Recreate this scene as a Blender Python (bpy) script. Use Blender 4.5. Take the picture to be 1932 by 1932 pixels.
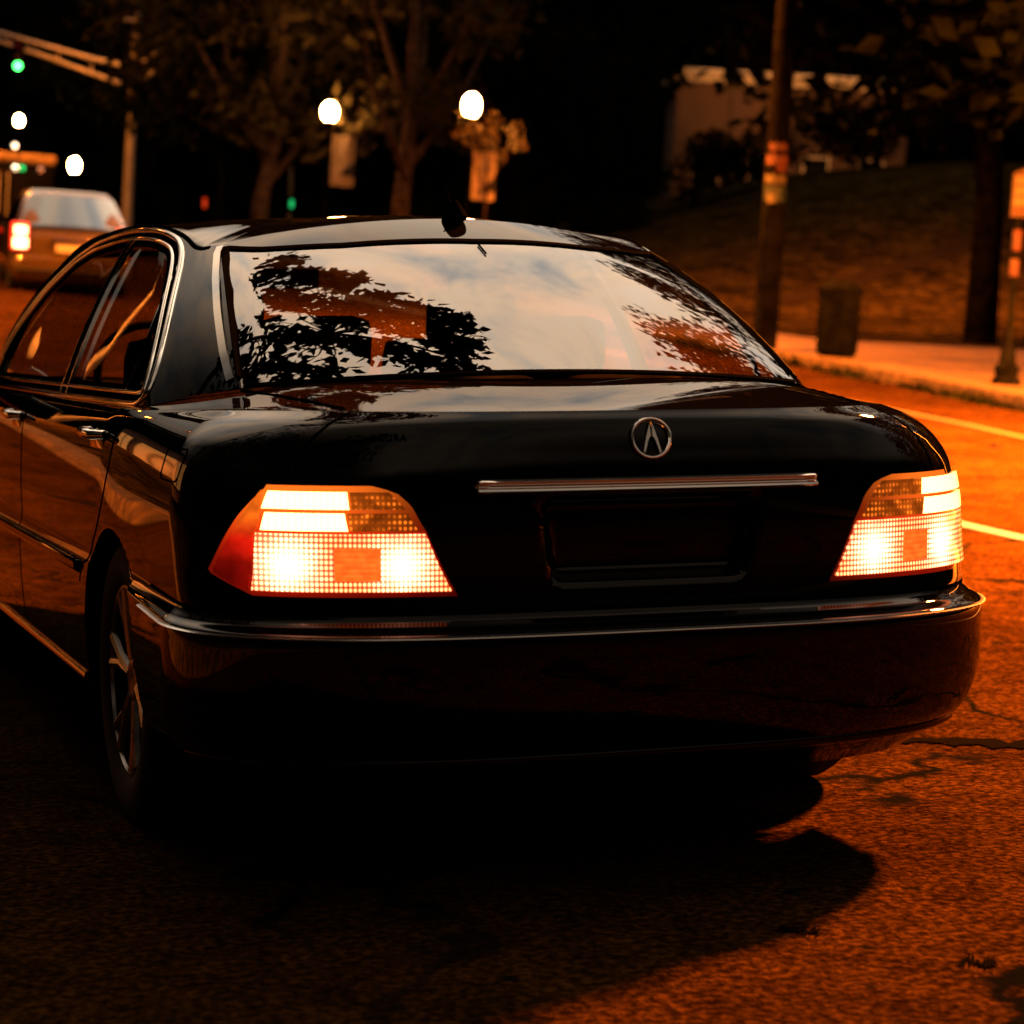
import bpy, bmesh, math, random
import numpy as np
from mathutils import Vector, Matrix
R = math.radians
SC = bpy.context.scene
for o in list(bpy.data.objects): bpy.data.objects.remove(o)
COL = SC.collection
# ------------------------------------------------------------------ camera
CAMP = np.array([-1.829, -4.191, 1.123]); YAW = R(19.79); PITCH = R(-4.425)
cd = bpy.data.cameras.new('camera'); cam = bpy.data.objects.new('camera', cd); COL.objects.link(cam)
cam.location = CAMP; cam.rotation_euler = (R(90) + PITCH, 0, -YAW)
cd.sensor_width = 36; cd.sensor_fit = 'HORIZONTAL'; cd.lens = 4395 / 1932 * 36
cd.clip_start = 0.05; cd.clip_end = 1500
cd.dof.use_dof = True; cd.dof.focus_distance = 5.3; cd.dof.aperture_fstop = 3.9; cd.dof.aperture_blades = 8
SC.camera = cam
SC.render.resolution_x = SC.render.resolution_y = 1024
SC.view_settings.view_transform = 'Standard'; SC.view_settings.look = 'None'
SC.view_settings.exposure = 0; SC.view_settings.gamma = 1
# ------------------------------------------------------------------ dusk sky
W = bpy.data.worlds.new('World'); SC.world = W; W.use_nodes = True
nt = W.node_tree; nt.nodes.clear()
def N(t, ty, **k):
    n = t.nodes.new(ty)
    for a, b in k.items(): setattr(n, a, b)
    return n
def MATH(t, op, a, b=None, c=None, clamp=False):
    n = N(t, 'ShaderNodeMath', operation=op); n.use_clamp = clamp
    for i, v in enumerate((a, b, c)):
        if v is None: continue
        if isinstance(v, (int, float)): n.inputs[i].default_value = v
        else: t.links.new(v, n.inputs[i])
    return n.outputs[0]
def SMOOTH(t, v, a, b, lo=0., hi=1.):
    n = N(t, 'ShaderNodeMapRange', interpolation_type='SMOOTHSTEP'); t.links.new(v, n.inputs[0])
    n.inputs[1].default_value = a; n.inputs[2].default_value = b; n.inputs[3].default_value = lo; n.inputs[4].default_value = hi
    return n.outputs[0]
def RAMP(t, v, stops):
    n = N(t, 'ShaderNodeValToRGB'); t.links.new(v, n.inputs[0]); e = n.color_ramp.elements
    while len(e) > 1: e.remove(e[-1])
    e[0].position = stops[0][0]; e[0].color = (*stops[0][1], 1)
    for p, c in stops[1:]:
        q = e.new(p); q.color = (*c, 1)
    return n.outputs[0]
def MIX(t, f, a, b, mode='MIX'):
    n = N(t, 'ShaderNodeMix', data_type='RGBA', blend_type=mode)
    for s, v in ((n.inputs[0], f), (n.inputs[6], a), (n.inputs[7], b)):
        if isinstance(v, (int, float)): s.default_value = v
        elif isinstance(v, tuple): s.default_value = (*v, 1) if len(v) == 3 else v
        else: t.links.new(v, s)
    return n.outputs[2]
tc = N(nt, 'ShaderNodeTexCoord'); sx = N(nt, 'ShaderNodeSeparateXYZ'); nt.links.new(tc.outputs['Generated'], sx.inputs[0])
elev = SMOOTH(nt, sx.outputs[2], .20, .42)
# sky brightness is gathered high ahead of the car to keep the ground dark
front = SMOOTH(nt, MATH(nt, 'ADD', MATH(nt, 'ADD', MATH(nt, 'MULTIPLY', sx.outputs[1], .60), MATH(nt, 'MULTIPLY', sx.outputs[0], .42)), MATH(nt, 'MULTIPLY', sx.outputs[2], .68)), .60, .94, .15, 1.)
mp = N(nt, 'ShaderNodeMapping'); nt.links.new(tc.outputs['Generated'], mp.inputs[0]); mp.inputs['Scale'].default_value = (2.2, 1.1, 1.3); mp.inputs['Rotation'].default_value = (0, .3, .7)
nz = N(nt, 'ShaderNodeTexNoise'); nt.links.new(mp.outputs[0], nz.inputs[0]); nz.inputs['Scale'].default_value = 2.6; nz.inputs['Detail'].default_value = 7; nz.inputs['Roughness'].default_value = .55; nz.inputs['Distortion'].default_value = .5
cl = RAMP(nt, nz.outputs[0], [(.34, (.45, .42, .38)), (.45, (.74, .58, .44)), (.55, (1.0, .69, .45)), (.75, (1.0, .78, .58))])
bg = N(nt, 'ShaderNodeBackground'); nt.links.new(cl, bg.inputs[0])
SKY = 2.15
left = SMOOTH(nt, sx.outputs[0], -.52, -.22, .08, 1.)   # sky dimmed on the left so the rear pillar reflects dark
nt.links.new(MATH(nt, 'ADD', MATH(nt, 'MULTIPLY', MATH(nt, 'MULTIPLY', MATH(nt, 'MULTIPLY', elev, left), front), SKY), .001), bg.inputs[1])
wo = N(nt, 'ShaderNodeOutputWorld'); nt.links.new(bg.outputs[0], wo.inputs[0])
LAMPCOL = (1.0, .225, .018)
# ------------------------------------------------------------------ helpers
def tag(o, label=None, cat=None, group=None, kind=None):
    if label: o['label'] = label
    if cat: o['category'] = cat
    if group: o['group'] = group
    if kind: o['kind'] = kind
    return o
def thing(name, label, cat, loc=(0, 0, 0), rot=(0, 0, 0), group=None):
    o = bpy.data.objects.new(name, None); COL.objects.link(o); o.location = loc; o.rotation_euler = rot
    o.empty_display_size = .2
    return tag(o, label, cat, group)
def mesh(name, V, Fc, m, parent=None, smooth=True, normals=None, uv=None, angle=None):
    me = bpy.data.meshes.new(name)
    me.from_pydata([tuple(map(float, v)) for v in V], [], [tuple(map(int, f)) for f in Fc])
    if smooth:
        me.polygons.foreach_set('use_smooth', [True] * len(me.polygons))
        if angle:
            me.set_sharp_from_angle(angle=R(angle))
    if uv is not None:
        l = me.uv_layers.new(name='uv'); li = np.zeros(len(me.loops), int); me.loops.foreach_get('vertex_index', li)
        l.data.foreach_set('uv', np.asarray(uv, np.float32)[li].ravel())
    if normals is not None: me.normals_split_custom_set_from_vertices([tuple(map(float, n)) for n in normals])
    if m: 
        for q in (m if isinstance(m, (list, tuple)) else [m]): me.materials.append(q)
    me.update()
    o = bpy.data.objects.new(name, me); COL.objects.link(o)
    if parent: o.parent = parent
    return o
class MB:
    def __init__(s): s.v = []; s.f = []
    def add(s, V, Fc):
        n = len(s.v); s.v += [tuple(map(float, v)) for v in V]; s.f += [tuple(int(i) + n for i in f) for f in Fc]; return s
    def box(s, c, d, M=None, bev=0.0):
        bm = bmesh.new(); bmesh.ops.create_cube(bm, size=1)
        for v in bm.verts: v.co = Vector((v.co.x * d[0], v.co.y * d[1], v.co.z * d[2]))
        if bev: bmesh.ops.bevel(bm, geom=list(bm.edges), offset=bev, segments=2, affect='EDGES', profile=.6)
        if M is not None: bmesh.ops.transform(bm, matrix=M.to_4x4(), verts=bm.verts)
        for v in bm.verts: v.co += Vector(c)
        bm.verts.ensure_lookup_table(); bm.verts.index_update()
        s.add([v.co for v in bm.verts], [[v.index for v in f.verts] for f in bm.faces]); bm.free(); return s
    def tube(s, pts, r, n=10, cap=True):
        pts = [Vector(p) for p in pts]; rr = r if isinstance(r, (list, tuple)) else [r] * len(pts)
        V = []; Fc = []; up = None
        for i, p in enumerate(pts):
            t = (pts[min(i + 1, len(pts) - 1)] - pts[max(i - 1, 0)]).normalized()
            if up is None: up = t.orthogonal().normalized()
            a = (up - t * up.dot(t)).normalized(); up = a; b = t.cross(a)
            for j in range(n):
                th = 2 * math.pi * j / n; V.append(p + (a * math.cos(th) + b * math.sin(th)) * rr[i])
        for i in range(len(pts) - 1):
            for j in range(n):
                k = (j + 1) % n; Fc.append((i * n + j, i * n + k, (i + 1) * n + k, (i + 1) * n + j))
        if cap: Fc += [tuple(range(n))[::-1], tuple((len(pts) - 1) * n + j for j in range(n))]
        return s.add(V, Fc)
    def lathe(s, prof, n=32, M=None, c=(0, 0, 0)):
        V = []; Fc = []
        for (rad, z) in prof:
            for j in range(n):
                th = 2 * math.pi * j / n; v = Vector((rad * math.cos(th), rad * math.sin(th), z))
                if M is not None: v = M @ v
                V.append(v + Vector(c))
        for i in range(len(prof) - 1):
            for j in range(n):
                k = (j + 1) % n; Fc.append((i * n + j, i * n + k, (i + 1) * n + k, (i + 1) * n + j))
        return s.add(V, Fc)
    def build(s, name, m, parent=None, smooth=True, angle=40): return mesh(name, s.v, s.f, m, parent, smooth, angle=angle)
# ------------------------------------------------------------------ materials
def mat(name, base=(.5, .5, .5), rough=.5, metal=0., coat=0., emis=None, es=0., ior=1.5, bump=None, var=None, spec=None, coatr=.03):
    m = bpy.data.materials.new(name); m.use_nodes = True; t = m.node_tree; b = t.nodes['Principled BSDF']
    b.inputs['Base Color'].default_value = (*base, 1); b.inputs['Roughness'].default_value = rough; b.inputs['Metallic'].default_value = metal
    b.inputs['IOR'].default_value = ior; b.inputs['Coat Weight'].default_value = coat; b.inputs['Coat Roughness'].default_value = coatr
    if spec is not None and spec < .06: spec = 0.
    if spec is not None: b.inputs['Specular IOR Level'].default_value = spec
    if emis: b.inputs['Emission Color'].default_value = (*emis, 1); b.inputs['Emission Strength'].default_value = es
    tcn = N(t, 'ShaderNodeTexCoord')
    if var:  # (scale, amount)
        n = N(t, 'ShaderNodeTexNoise'); n.inputs['Scale'].default_value = var[0]; n.inputs['Detail'].default_value = 6; t.links.new(tcn.outputs['Object'], n.inputs[0])
        a = tuple(c * (1 - var[1]) for c in base); c2 = tuple(min(1, c * (1 + var[1])) for c in base)
        t.links.new(RAMP(t, n.outputs[0], [(.35, a), (.65, c2)]), b.inputs['Base Color'])
        t.links.new(SMOOTH(t, n.outputs[0], .3, .7, max(0, rough * .8), min(1, rough * 1.2)), b.inputs['Roughness'])
    if bump:
        n = N(t, 'ShaderNodeTexNoise'); n.inputs['Scale'].default_value = bump[0]; n.inputs['Detail'].default_value = 4; t.links.new(tcn.outputs['Object'], n.inputs[0])
        bn = N(t, 'ShaderNodeBump'); bn.inputs['Strength'].default_value = bump[1]; bn.inputs['Distance'].default_value = bump[2]
        t.links.new(n.outputs[0], bn.inputs['Height']); t.links.new(bn.outputs[0], b.inputs['Normal'])
    return m
def glassmat(name, tint, ior, rough=0.):
    m = bpy.data.materials.new(name); m.use_nodes = True; t = m.node_tree; t.nodes.clear()
    o = N(t, 'ShaderNodeOutputMaterial'); mx = N(t, 'ShaderNodeMixShader'); tr = N(t, 'ShaderNodeBsdfTransparent'); gl = N(t, 'ShaderNodeBsdfGlossy'); fr = N(t, 'ShaderNodeFresnel')
    tr.inputs[0].default_value = (*tint, 1); gl.inputs['Roughness'].default_value = rough; fr.inputs[0].default_value = ior
    # Fresnel of the front face whichever way the sheet is turned
    geo = N(t, 'ShaderNodeNewGeometry')
    tcn = N(t, 'ShaderNodeTexCoord'); n = N(t, 'ShaderNodeTexNoise'); n.inputs['Scale'].default_value = 2.2; n.inputs['Detail'].default_value = 2; t.links.new(tcn.outputs['Object'], n.inputs[0])
    bn = N(t, 'ShaderNodeBump'); bn.inputs['Strength'].default_value = .12; bn.inputs['Distance'].default_value = .004; t.links.new(n.outputs[0], bn.inputs['Height'])
    t.links.new(bn.outputs[0], gl.inputs['Normal'])
    lw = N(t, 'ShaderNodeLayerWeight')
    # Schlick on |cos|, symmetric for both sides of the thin pane
    f0 = ((ior - 1) / (ior + 1)) ** 2
    dp = N(t, 'ShaderNodeVectorMath', operation='DOT_PRODUCT'); t.links.new(geo.outputs['Normal'], dp.inputs[0]); t.links.new(geo.outputs['Incoming'], dp.inputs[1])
    ca = MATH(t, 'ABSOLUTE', dp.outputs['Value']); p5 = MATH(t, 'POWER', MATH(t, 'SUBTRACT', 1., ca), 5.)
    F_ = MATH(t, 'ADD', MATH(t, 'MULTIPLY', p5, 1 - f0), f0)
    t.links.new(F_, mx.inputs[0]); t.links.new(tr.outputs[0], mx.inputs[1]); t.links.new(gl.outputs[0], mx.inputs[2]); t.links.new(mx.outputs[0], o.inputs[0])
    return m
M = {}
M['paint'] = mat('black_car_paint', (.0025, .0022, .002), .30, 0, 1., ior=1.5, coatr=.02, spec=0)
M['paint'].node_tree.nodes['Principled BSDF'].inputs['Coat IOR'].default_value = 1.32
M['chrome'] = mat('chrome', (.86, .84, .80), .09, 1.)
M['chromes'] = mat('satin_chrome', (.90, .87, .82), .20, 1.)
M['darkchrome'] = mat('sky_streak_metal', (.55, .52, .48), .12, 1.)
M['trimblack'] = mat('black_trim', (.003, .003, .003), .6, spec=0)
M['seam'] = mat('seam_gap', (.001, .001, .001), .9, spec=0)
M['rubber'] = mat('tyre_rubber', (.006, .006, .006), .8, spec=.2, bump=(60, .4, .002))
M['alloy'] = mat('alloy', (.30, .28, .26), .32, .9, var=(20, .25))
M['under'] = mat('underbody', (.004, .004, .004), .9, spec=.1)
M['interior'] = mat('interior_cloth', (.014, .011, .008), .9, spec=.0, var=(14, .4))
M['rglass'] = glassmat('tinted_rear_glass', (.97, .92, .86), 3.9)
M['sglass'] = glassmat('side_glass', (.55, .52, .48), 1.6)
M['wglass'] = glassmat('windscreen_glass', (.75, .75, .72), 1.6)
M['vglass'] = glassmat('hatch_glass', (.10, .10, .10), 9.)
M['plastic'] = mat('dark_plastic', (.01, .01, .01), .4)
M['pole'] = mat('dark_painted_pole', (.004, .004, .0035), .6, var=(6, .4), spec=.03)
M['steel'] = mat('galvanised_steel', (.30, .29, .27), .45, .3, var=(5, .25))
M['wood'] = mat('weathered_wood_pole', (.0035, .003, .0025), .95, var=(3, .5), spec=.0)
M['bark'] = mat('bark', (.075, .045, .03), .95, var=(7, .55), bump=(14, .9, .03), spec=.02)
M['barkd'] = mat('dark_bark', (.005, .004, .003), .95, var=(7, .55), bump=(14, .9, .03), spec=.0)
# ---- car surface maths ----
def pchip(xs,ys):
    xs=np.asarray(xs,float);ys=np.asarray(ys,float);h=np.diff(xs);d=np.diff(ys)/h;m=np.zeros(len(xs))
    for i in range(1,len(xs)-1):
        if d[i-1]*d[i]>0:
            a=2*h[i]+h[i-1];b=h[i]+2*h[i-1];m[i]=(a+b)/(a/d[i-1]+b/d[i])
    m[0]=d[0];m[-1]=d[-1]
    def f(x):
        x=np.clip(x,xs[0],xs[-1]);i=np.clip(np.searchsorted(xs,x,side='right')-1,0,len(xs)-2)
        t=(x-xs[i])/h[i]
        return ys[i]*(1+2*t)*(1-t)**2+h[i]*m[i]*t*(1-t)**2+ys[i+1]*t*t*(3-2*t)+h[i]*m[i+1]*t*t*(t-1)
    return f
def sst(a,b,x):
    t=np.clip((np.asarray(x,float)-a)/(b-a),0,1);return t*t*(3-2*t)
#       zr   Wr   y0   Dr  | zs   Ws  | zf  Wf  yf  Df
ROWS=[(.215,.80,.16,.38,.20,.82,.18,.74,.12,.6),
(.275,.872,.085,.40,.25,.87,.22,.80,.05,.62),
(.32,.908,.045,.42,.31,.895,.27,.84,.02,.64),
(.40,.922,.015,.43,.42,.908,.38,.87,.0,.66),
(.515,.918,.0,.43,.545,.912,.50,.89,0,.66),
(.538,.918,.003,.43,.57,.912,.53,.89,.0,.66),
(.555,.898,.050,.39,.582,.909,.55,.88,.03,.66),
(.577,.882,.068,.37,.618,.904,.58,.87,.05,.66),
(.645,.882,.070,.39,.68,.904,.62,.87,.05,.66),
(.74,.884,.066,.42,.78,.90,.67,.86,.07,.66),
(.835,.868,.068,.43,.86,.892,.71,.85,.10,.66),
(.89,.84,.076,.45,.905,.88,.75,.83,.15,.68),
(.94,.775,.088,.46,.93,.868,.78,.79,.24,.70),
(.967,.705,.112,.46,.945,.855,.80,.74,.34,.72)]
_A=np.array(ROWS);NK=len(ROWS)-1
_F=[pchip(np.arange(NK+1),_A[:,j]) for j in range(10)]
L=4.99
def S(s,k):
    s=np.asarray(s,float);k=np.asarray(k,float);s,k=np.broadcast_arrays(s,k)
    zr,Wr,y0,Dr,zs,Ws,zf,Wf,yf,Df=[f(k) for f in _F]
    t=np.clip(s,0,1);f1=np.sin(t*np.pi/2);ya=y0+Dr*(1-np.sqrt(np.clip(1-f1**3.4,0,1)))
    t3=np.clip(3-s,0,1);f3=np.sin(t3*np.pi/2);yc=L-yf-Df*(1-np.sqrt(np.clip(1-f3**2.6,0,1)))
    yb0=y0+Dr;yb1=L-yf-Df;u=np.clip(s-1,0,1);yb=yb0+(yb1-yb0)*u
    y=np.where(s<=1,ya,np.where(s<2,yb,yc));fr=np.where(s<=1,f1,np.where(s<2,1.,f3))
    a=sst(.15,1.25,y);b=sst(3.6,4.75,y)
    W=(Wr*(1-a)+Ws*a)*(1-b)+Wf*b;z=(zr*(1-a)+zs*a)*(1-b)+zf*b
    return np.stack([fr*W,y,z],-1)
def s_at_y(y,k):
    lo=np.zeros_like(np.asarray(y,float));hi=lo+3
    for _ in range(40):
        m=(lo+hi)/2;g=S(m,k)[...,1]<y;lo=np.where(g,m,lo);hi=np.where(g,hi,m)
    return (lo+hi)/2
# greenhouse base / roof-edge curves (left-right half, x>=0)
GB=np.array([(0,.60,1.033),(.35,.635,1.027),(.58,.70,1.013),(.668,.765,1.002),(.745,.86,.985),(.80,.97,.965),(.828,1.10,.955),(.842,1.6,.952),(.846,2.3,.950),(.845,3.0,.947),(.84,3.66,.945),(.77,3.86,.952),(.60,3.96,.965),(.30,4.08,.985),(0,4.12,.99)])
GT=np.array([(0,1.335,1.402),(.28,1.352,1.392),(.48,1.40,1.360),(.553,1.434,1.336),(.588,1.48,1.333),(.602,1.54,1.345),(.608,1.66,1.372),(.612,2.0,1.404),(.615,2.4,1.414),(.628,2.85,1.402),(.645,3.12,1.372),(.62,3.22,1.366),(.46,3.30,1.378),(.22,3.345,1.387),(0,3.36,1.39)])
_gb=[pchip(np.arange(15),GB[:,j]) for j in range(3)];_gt=[pchip(np.arange(15),GT[:,j]) for j in range(3)]
def G(q,v):
    q=np.asarray(q,float);v=np.asarray(v,float);q,v=np.broadcast_arrays(q,v)
    b=np.stack([f(q) for f in _gb],-1);t=np.stack([f(q) for f in _gt],-1)
    m3=(q<=3)[...,None]; xb=b[...,:1]; xt=t[...,:1]
    b=np.where(m3,np.concatenate([xb,.60+.37*xb**2,1.033-.07*xb**2],-1),b); t=np.where(m3,np.concatenate([xt,1.335+.324*xt**2,1.402-.216*xt**2],-1),t)
    p=b+(t-b)*v[...,None]
    # outward bulge
    r=sst(2.2,5,q)*(1-sst(10,12,q));bul=.085*(1-r)+.022*r
    rear=(q<7);w=4*v*(1-v)
    ny=np.where(rear,-(1-r)*.45,(1-r)*.45);nx=r*.9;nz=(1-r)*.85+r*.3
    bulr=.035*(1-r)+(.022+.018*sst(8,10,q))*r
    return p+np.stack([nx,ny,nz],-1)*(bulr*w)[...,None]
# ---- terrain height: level under the car, climbing and tilting away from it
_cy, _sy = math.cos(YAW), math.sin(YAW)
def dr(x, y):
    X = x - CAMP[0]; Y = y - CAMP[1]; return X * _sy + Y * _cy, X * _cy - Y * _sy
def H(x, y):
    d, r_ = dr(np.asarray(x, float), np.asarray(y, float)); g = .048 * .5 * ((d - 13) + np.sqrt((d - 13) ** 2 + 4)); g = g - .0038
    r2 = np.clip(r_, -14, 25); cs = np.where(r2 > 0, -.06 * r2, -.088 * r2) * sst(10, 30, d)
    return g + cs + sst(42, 74, d) * np.interp(r_, [-200, -6, 0, 2.5, 8.7, 14, 200], [0, 0, 1.0, 1.7, 3.6, 4.3, 5])
Hf = lambda x, y: float(H(x, y))
CURB = np.array([(5.5, -22), (7.6, -4), (8.9, 4), (10.2, 10.5), (11.56, 17.1), (12.22, 20.5), (12.5, 24), (12.6, 28), (12.65, 34), (12.8, 60), (13.0, 130)])
BACK = np.array([(9.5, -22), (11.8, -4), (14, 4), (17, 10.5), (19.4, 17), (20, 22), (19.2, 28.4), (15.3, 28.8), (14.8, 34), (14.9, 60), (15.2, 130)])
def dens(P, n=8):
    t = np.arange(len(P)); tt = np.linspace(0, len(P) - 1, (len(P) - 1) * n + 1); return np.stack([np.interp(tt, t, P[:, 0]), np.interp(tt, t, P[:, 1])], -1)
TILT = R(3.4)   # the verticals of the place lean this much against the road under the car
def lean(yaw=0.):
    fwd = Vector((_sy, _cy, 0)); q = Matrix.Rotation(TILT, 4, fwd) @ Matrix.Rotation(yaw, 4, 'Z'); return q.to_euler()
# ================================================================== the sedan
def unit(a): return a / np.maximum(np.linalg.norm(a, axis=-1, keepdims=True), 1e-9)
def sgrid(surf, s, k, h=2e-3):
    """points and outward normals of a surface on the outer product grid"""
    A, B = np.meshgrid(s, k, indexing='ij'); return spt(surf, A, B, h)
def spt(surf, A, B, h=2e-3):
    P = surf(A, B); a = surf(A + h, B) - surf(A - h, B); b = surf(A, B + h) - surf(A, B - h)
    n = unit(np.cross(a, b)); return P, n
def gridfaces(n, m, flip=False):
    f = []
    for i in range(n - 1):
        for j in range(m - 1):
            q = (i * m + j, (i + 1) * m + j, (i + 1) * m + j + 1, i * m + j + 1); f.append(q[::-1] if flip else q)
    return f
def outward(P, n, c):
    s = np.sign(np.sum(n * (P - c), -1, keepdims=True)); s[s == 0] = 1; return n * s
CEN = np.array([0, 2.4, .55])
sedan = thing('sedan', 'glossy black four door saloon with lit tail lamps seen from behind', 'car')
def emit(name, P, n, faces_mask_quads, m, parent, sides=(-1, 1), uv=None, normals=True):
    """P: (i,j,3) grid of the right-hand side; keeps the masked quads and mirrors them"""
    I, J = P.shape[:2]; V = []; Fc = []; NN = []; UV = []
    for sd in sides:
        off = len(V); q = P.reshape(-1, 3) * [sd, 1, 1]; nn = n.reshape(-1, 3) * [sd, 1, 1]
        V += list(q); NN += list(nn)
        if uv is not None: UV += list(uv.reshape(-1, 2))
        for i in range(I - 1):
            for j in range(J - 1):
                if faces_mask_quads[i, j]:
                    f = [i * J + j, (i + 1) * J + j, (i + 1) * J + j + 1, i * J + j + 1]
                    a, b, c = q[f[0]], q[f[1]], q[f[2]]
                    if np.dot(np.cross(b - a, c - a), nn[f[0]]) < 0: f = f[::-1]
                    Fc.append([x + off for x in f])
    V = np.array(V); V[np.abs(V[:, 0]) < 1e-6, 0] = 0.; rep = {}
    for f in Fc:
        for a_ in range(4):
            if V[f[a_]][0] == 0. and len(sides) == 2: f[a_] = rep.setdefault((round(V[f[a_]][1], 5), round(V[f[a_]][2], 5)), f[a_])
    Fc = [f for f in Fc if len(set(f)) == 4]
    used = np.zeros(len(V), bool)
    for f in Fc: used[f] = True
    idx = np.cumsum(used) - 1; Fc = [[idx[x] for x in f] for f in Fc]
    # drop degenerate duplicates inside a quad
    return mesh(name, V[used], Fc, m, parent, True, np.array(NN)[used] if normals else None, np.array(UV)[used] if uv is not None else None)
def patch(name, surf, SK, off, m, parent, sides=(-1, 1), uvf=None, skirt=.006):
    if len(sides) == 2 and abs(np.asarray(SK)[0, 0, 0]) > 1e-6: return [patch(name, surf, SK, off, m, parent, (sd,), uvf, skirt) for sd in sides]
    """SK: (i,j,2) surface parameters; off scalar or array; raised patch with side skirts"""
    SK = np.asarray(SK, float); P, n = spt(surf, SK[..., 0], SK[..., 1]); n = outward(P, n, CEN)
    o = np.broadcast_to(np.asarray(off, float), P.shape[:2])[..., None]; Q = P + n * o
    I, J = Q.shape[:2]; ring = [(i, 0) for i in range(I)] + [(I - 1, j) for j in range(1, J)] + [(i, J - 1) for i in range(I - 2, -1, -1)] + [(0, j) for j in range(J - 2, 0, -1)]
    V = []; Fc = []; UV = []; objs = []
    for sd in sides:
        b = len(V); q = Q * [sd, 1, 1]; V += list(q.reshape(-1, 3)); lo = P * [sd, 1, 1] - n * [sd, 1, 1] * skirt
        for f in gridfaces(I, J):
            Fc.append([x + b for x in (f if sd > 0 else f[::-1])])
        r0 = len(V); V += [lo[i, j] for i, j in ring]; L_ = len(ring)
        for a in range(L_):
            c = (a + 1) % L_; f = [b + ring[a][0] * J + ring[a][1], b + ring[c][0] * J + ring[c][1], r0 + c, r0 + a]; Fc.append(f if sd < 0 else f[::-1])
        if uvf is not None:
            u = uvf(P, SK); UV += list(u.reshape(-1, 2)); UV += [u[i, j] for i, j in ring]
    V = np.array(V)
    # make the faces point outwards
    a, bb, c = V[Fc[0][0]], V[Fc[0][1]], V[Fc[0][2]]
    nn = n.reshape(-1, 3)[0] * [sides[0], 1, 1]
    if np.dot(np.cross(bb - a, c - a), nn) < 0: Fc = [f[::-1] for f in Fc]
    return mesh(name, V, Fc, m, parent, True, uv=np.array(UV) if uvf is not None else None, angle=45)
def strip(s0, s1, k0, k1, n=40, m=4):
    s = np.linspace(s0, s1, n); k = np.linspace(k0, k1, m); return np.stack(np.meshgrid(s, k, indexing='ij'), -1)
def seam(name, pts, w, parent, sides=(-1, 1), surf=None, off=.0012, m=None):
    """thin dark shut line lying on the surface through parameter points"""
    if len(sides) == 2 and pts[0][0] > .01: return [seam(name, pts, w, parent, (sd,), surf, off, m) for sd in sides]
    surf = surf or S; pts = np.array(pts, float); d = np.r_[0, np.cumsum(np.linalg.norm(np.diff(pts, axis=0) * [1, .1], axis=1))]
    t = np.linspace(0, d[-1], max(12, len(pts) * 10)); q = np.stack([np.interp(t, d, pts[:, 0]), np.interp(t, d, pts[:, 1])], -1)
    P, n = spt(surf, q[:, 0], q[:, 1]); n = outward(P, n, CEN); T = unit(np.gradient(P, axis=0)); B = np.cross(n, T)
    prof = [(-w / 2, -.004), (-w / 2, off), (w / 2, off), (w / 2, -.004)]
    V = []; Fc = []
    for sd in sides:
        b = len(V)
        for i in range(len(P)):
            for a, h in prof: V.append((P[i] + B[i] * a + n[i] * h) * [sd, 1, 1])
        for i in range(len(P) - 1):
            for j in range(3):
                f = [b + i * 4 + j, b + i * 4 + j + 1, b + (i + 1) * 4 + j + 1, b + (i + 1) * 4 + j]; Fc.append(f)
    return mesh(name, V, Fc, m or M['seam'], parent, False)
# ---- shell grid
TR = np.linspace(0, 1, 84); TSD = np.linspace(1, 2, 150)[1:]; TF = np.linspace(2, 3, 40)[1:]
sv = np.r_[TR, TSD, TF]; kv = np.linspace(0, NK, 92)
P, n = sgrid(S, np.clip(sv, .004, 2.996), kv); P = S(*np.meshgrid(sv, kv, indexing='ij')); n = outward(P, n, CEN)
# wheel arches: push vertices inside the opening out to its rim
WY = (1.08, 3.99); WR = .352; WZ = .325
inside = np.zeros(P.shape[:2], bool)
for wy in WY:
    dy = P[..., 1] - wy; dz = P[..., 2] - WZ; rr = np.hypot(dy, dz); ok = (sv[:, None] > .95) & (sv[:, None] < 2.3)
    near = ok & (rr < WR); inside |= near
cellin = inside[:-1, :-1] & inside[1:, :-1] & inside[:-1, 1:] & inside[1:, 1:]
for wy in WY:
    dy = P[..., 1] - wy; dz = P[..., 2] - WZ; rr = np.maximum(np.hypot(dy, dz), 1e-6); ok = (sv[:, None] > .95) & (sv[:, None] < 2.3) & (rr < WR)
    P[..., 1] = np.where(ok, wy + dy / rr * WR, P[..., 1]); P[..., 2] = np.where(ok, WZ + dz / rr * WR, P[..., 2])
# number plate recess pressed into the lid
def recess(P):
    x = np.abs(P[..., 0]); z = P[..., 2]; hw = .20 + (z - .64) / .15 * .028
    a = 1 - sst(-.012, .012, x - hw); b = sst(.628, .648, z) * (1 - sst(.785, .80, z)); r = (P[..., 1] < .3)
    return np.where(r, .045 * a * b, 0.)
dep = recess(P); Pr = P.copy(); Pr[..., 1] += dep
nr = n.copy()
a = np.gradient(Pr, axis=0); b = np.gradient(Pr, axis=1); n2 = outward(Pr, unit(np.cross(a, b)), CEN)
w = (P[..., 1] < .3) & (np.abs(P[..., 0]) < .27) & (P[..., 2] > .60) & (P[..., 2] < .83); w[0] &= True
nr[w] = n2[w]; nr[0, :, 0] = 0
nr = unit(nr)
cs = .5 * (sv[:-1] + sv[1:])[:, None]; ck = .5 * (kv[:-1] + kv[1:])[None]
Cc = .25 * (Pr[:-1, :-1] + Pr[1:, :-1] + Pr[:-1, 1:] + Pr[1:, 1:]); cx, cyy, cz = Cc[..., 0], Cc[..., 1], Cc[..., 2]
solid = ~cellin
KB = 6.9
bump_r = solid & (ck < KB) & (cyy < .74); bump_f = solid & (ck < KB) & (cyy > 4.33)
lid = solid & (ck >= KB) & (cyy < .9) & (cs < 1) & (((cz > .826) & (cs < .60)) | ((cz <= .826) & (cx < .45)))
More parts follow.
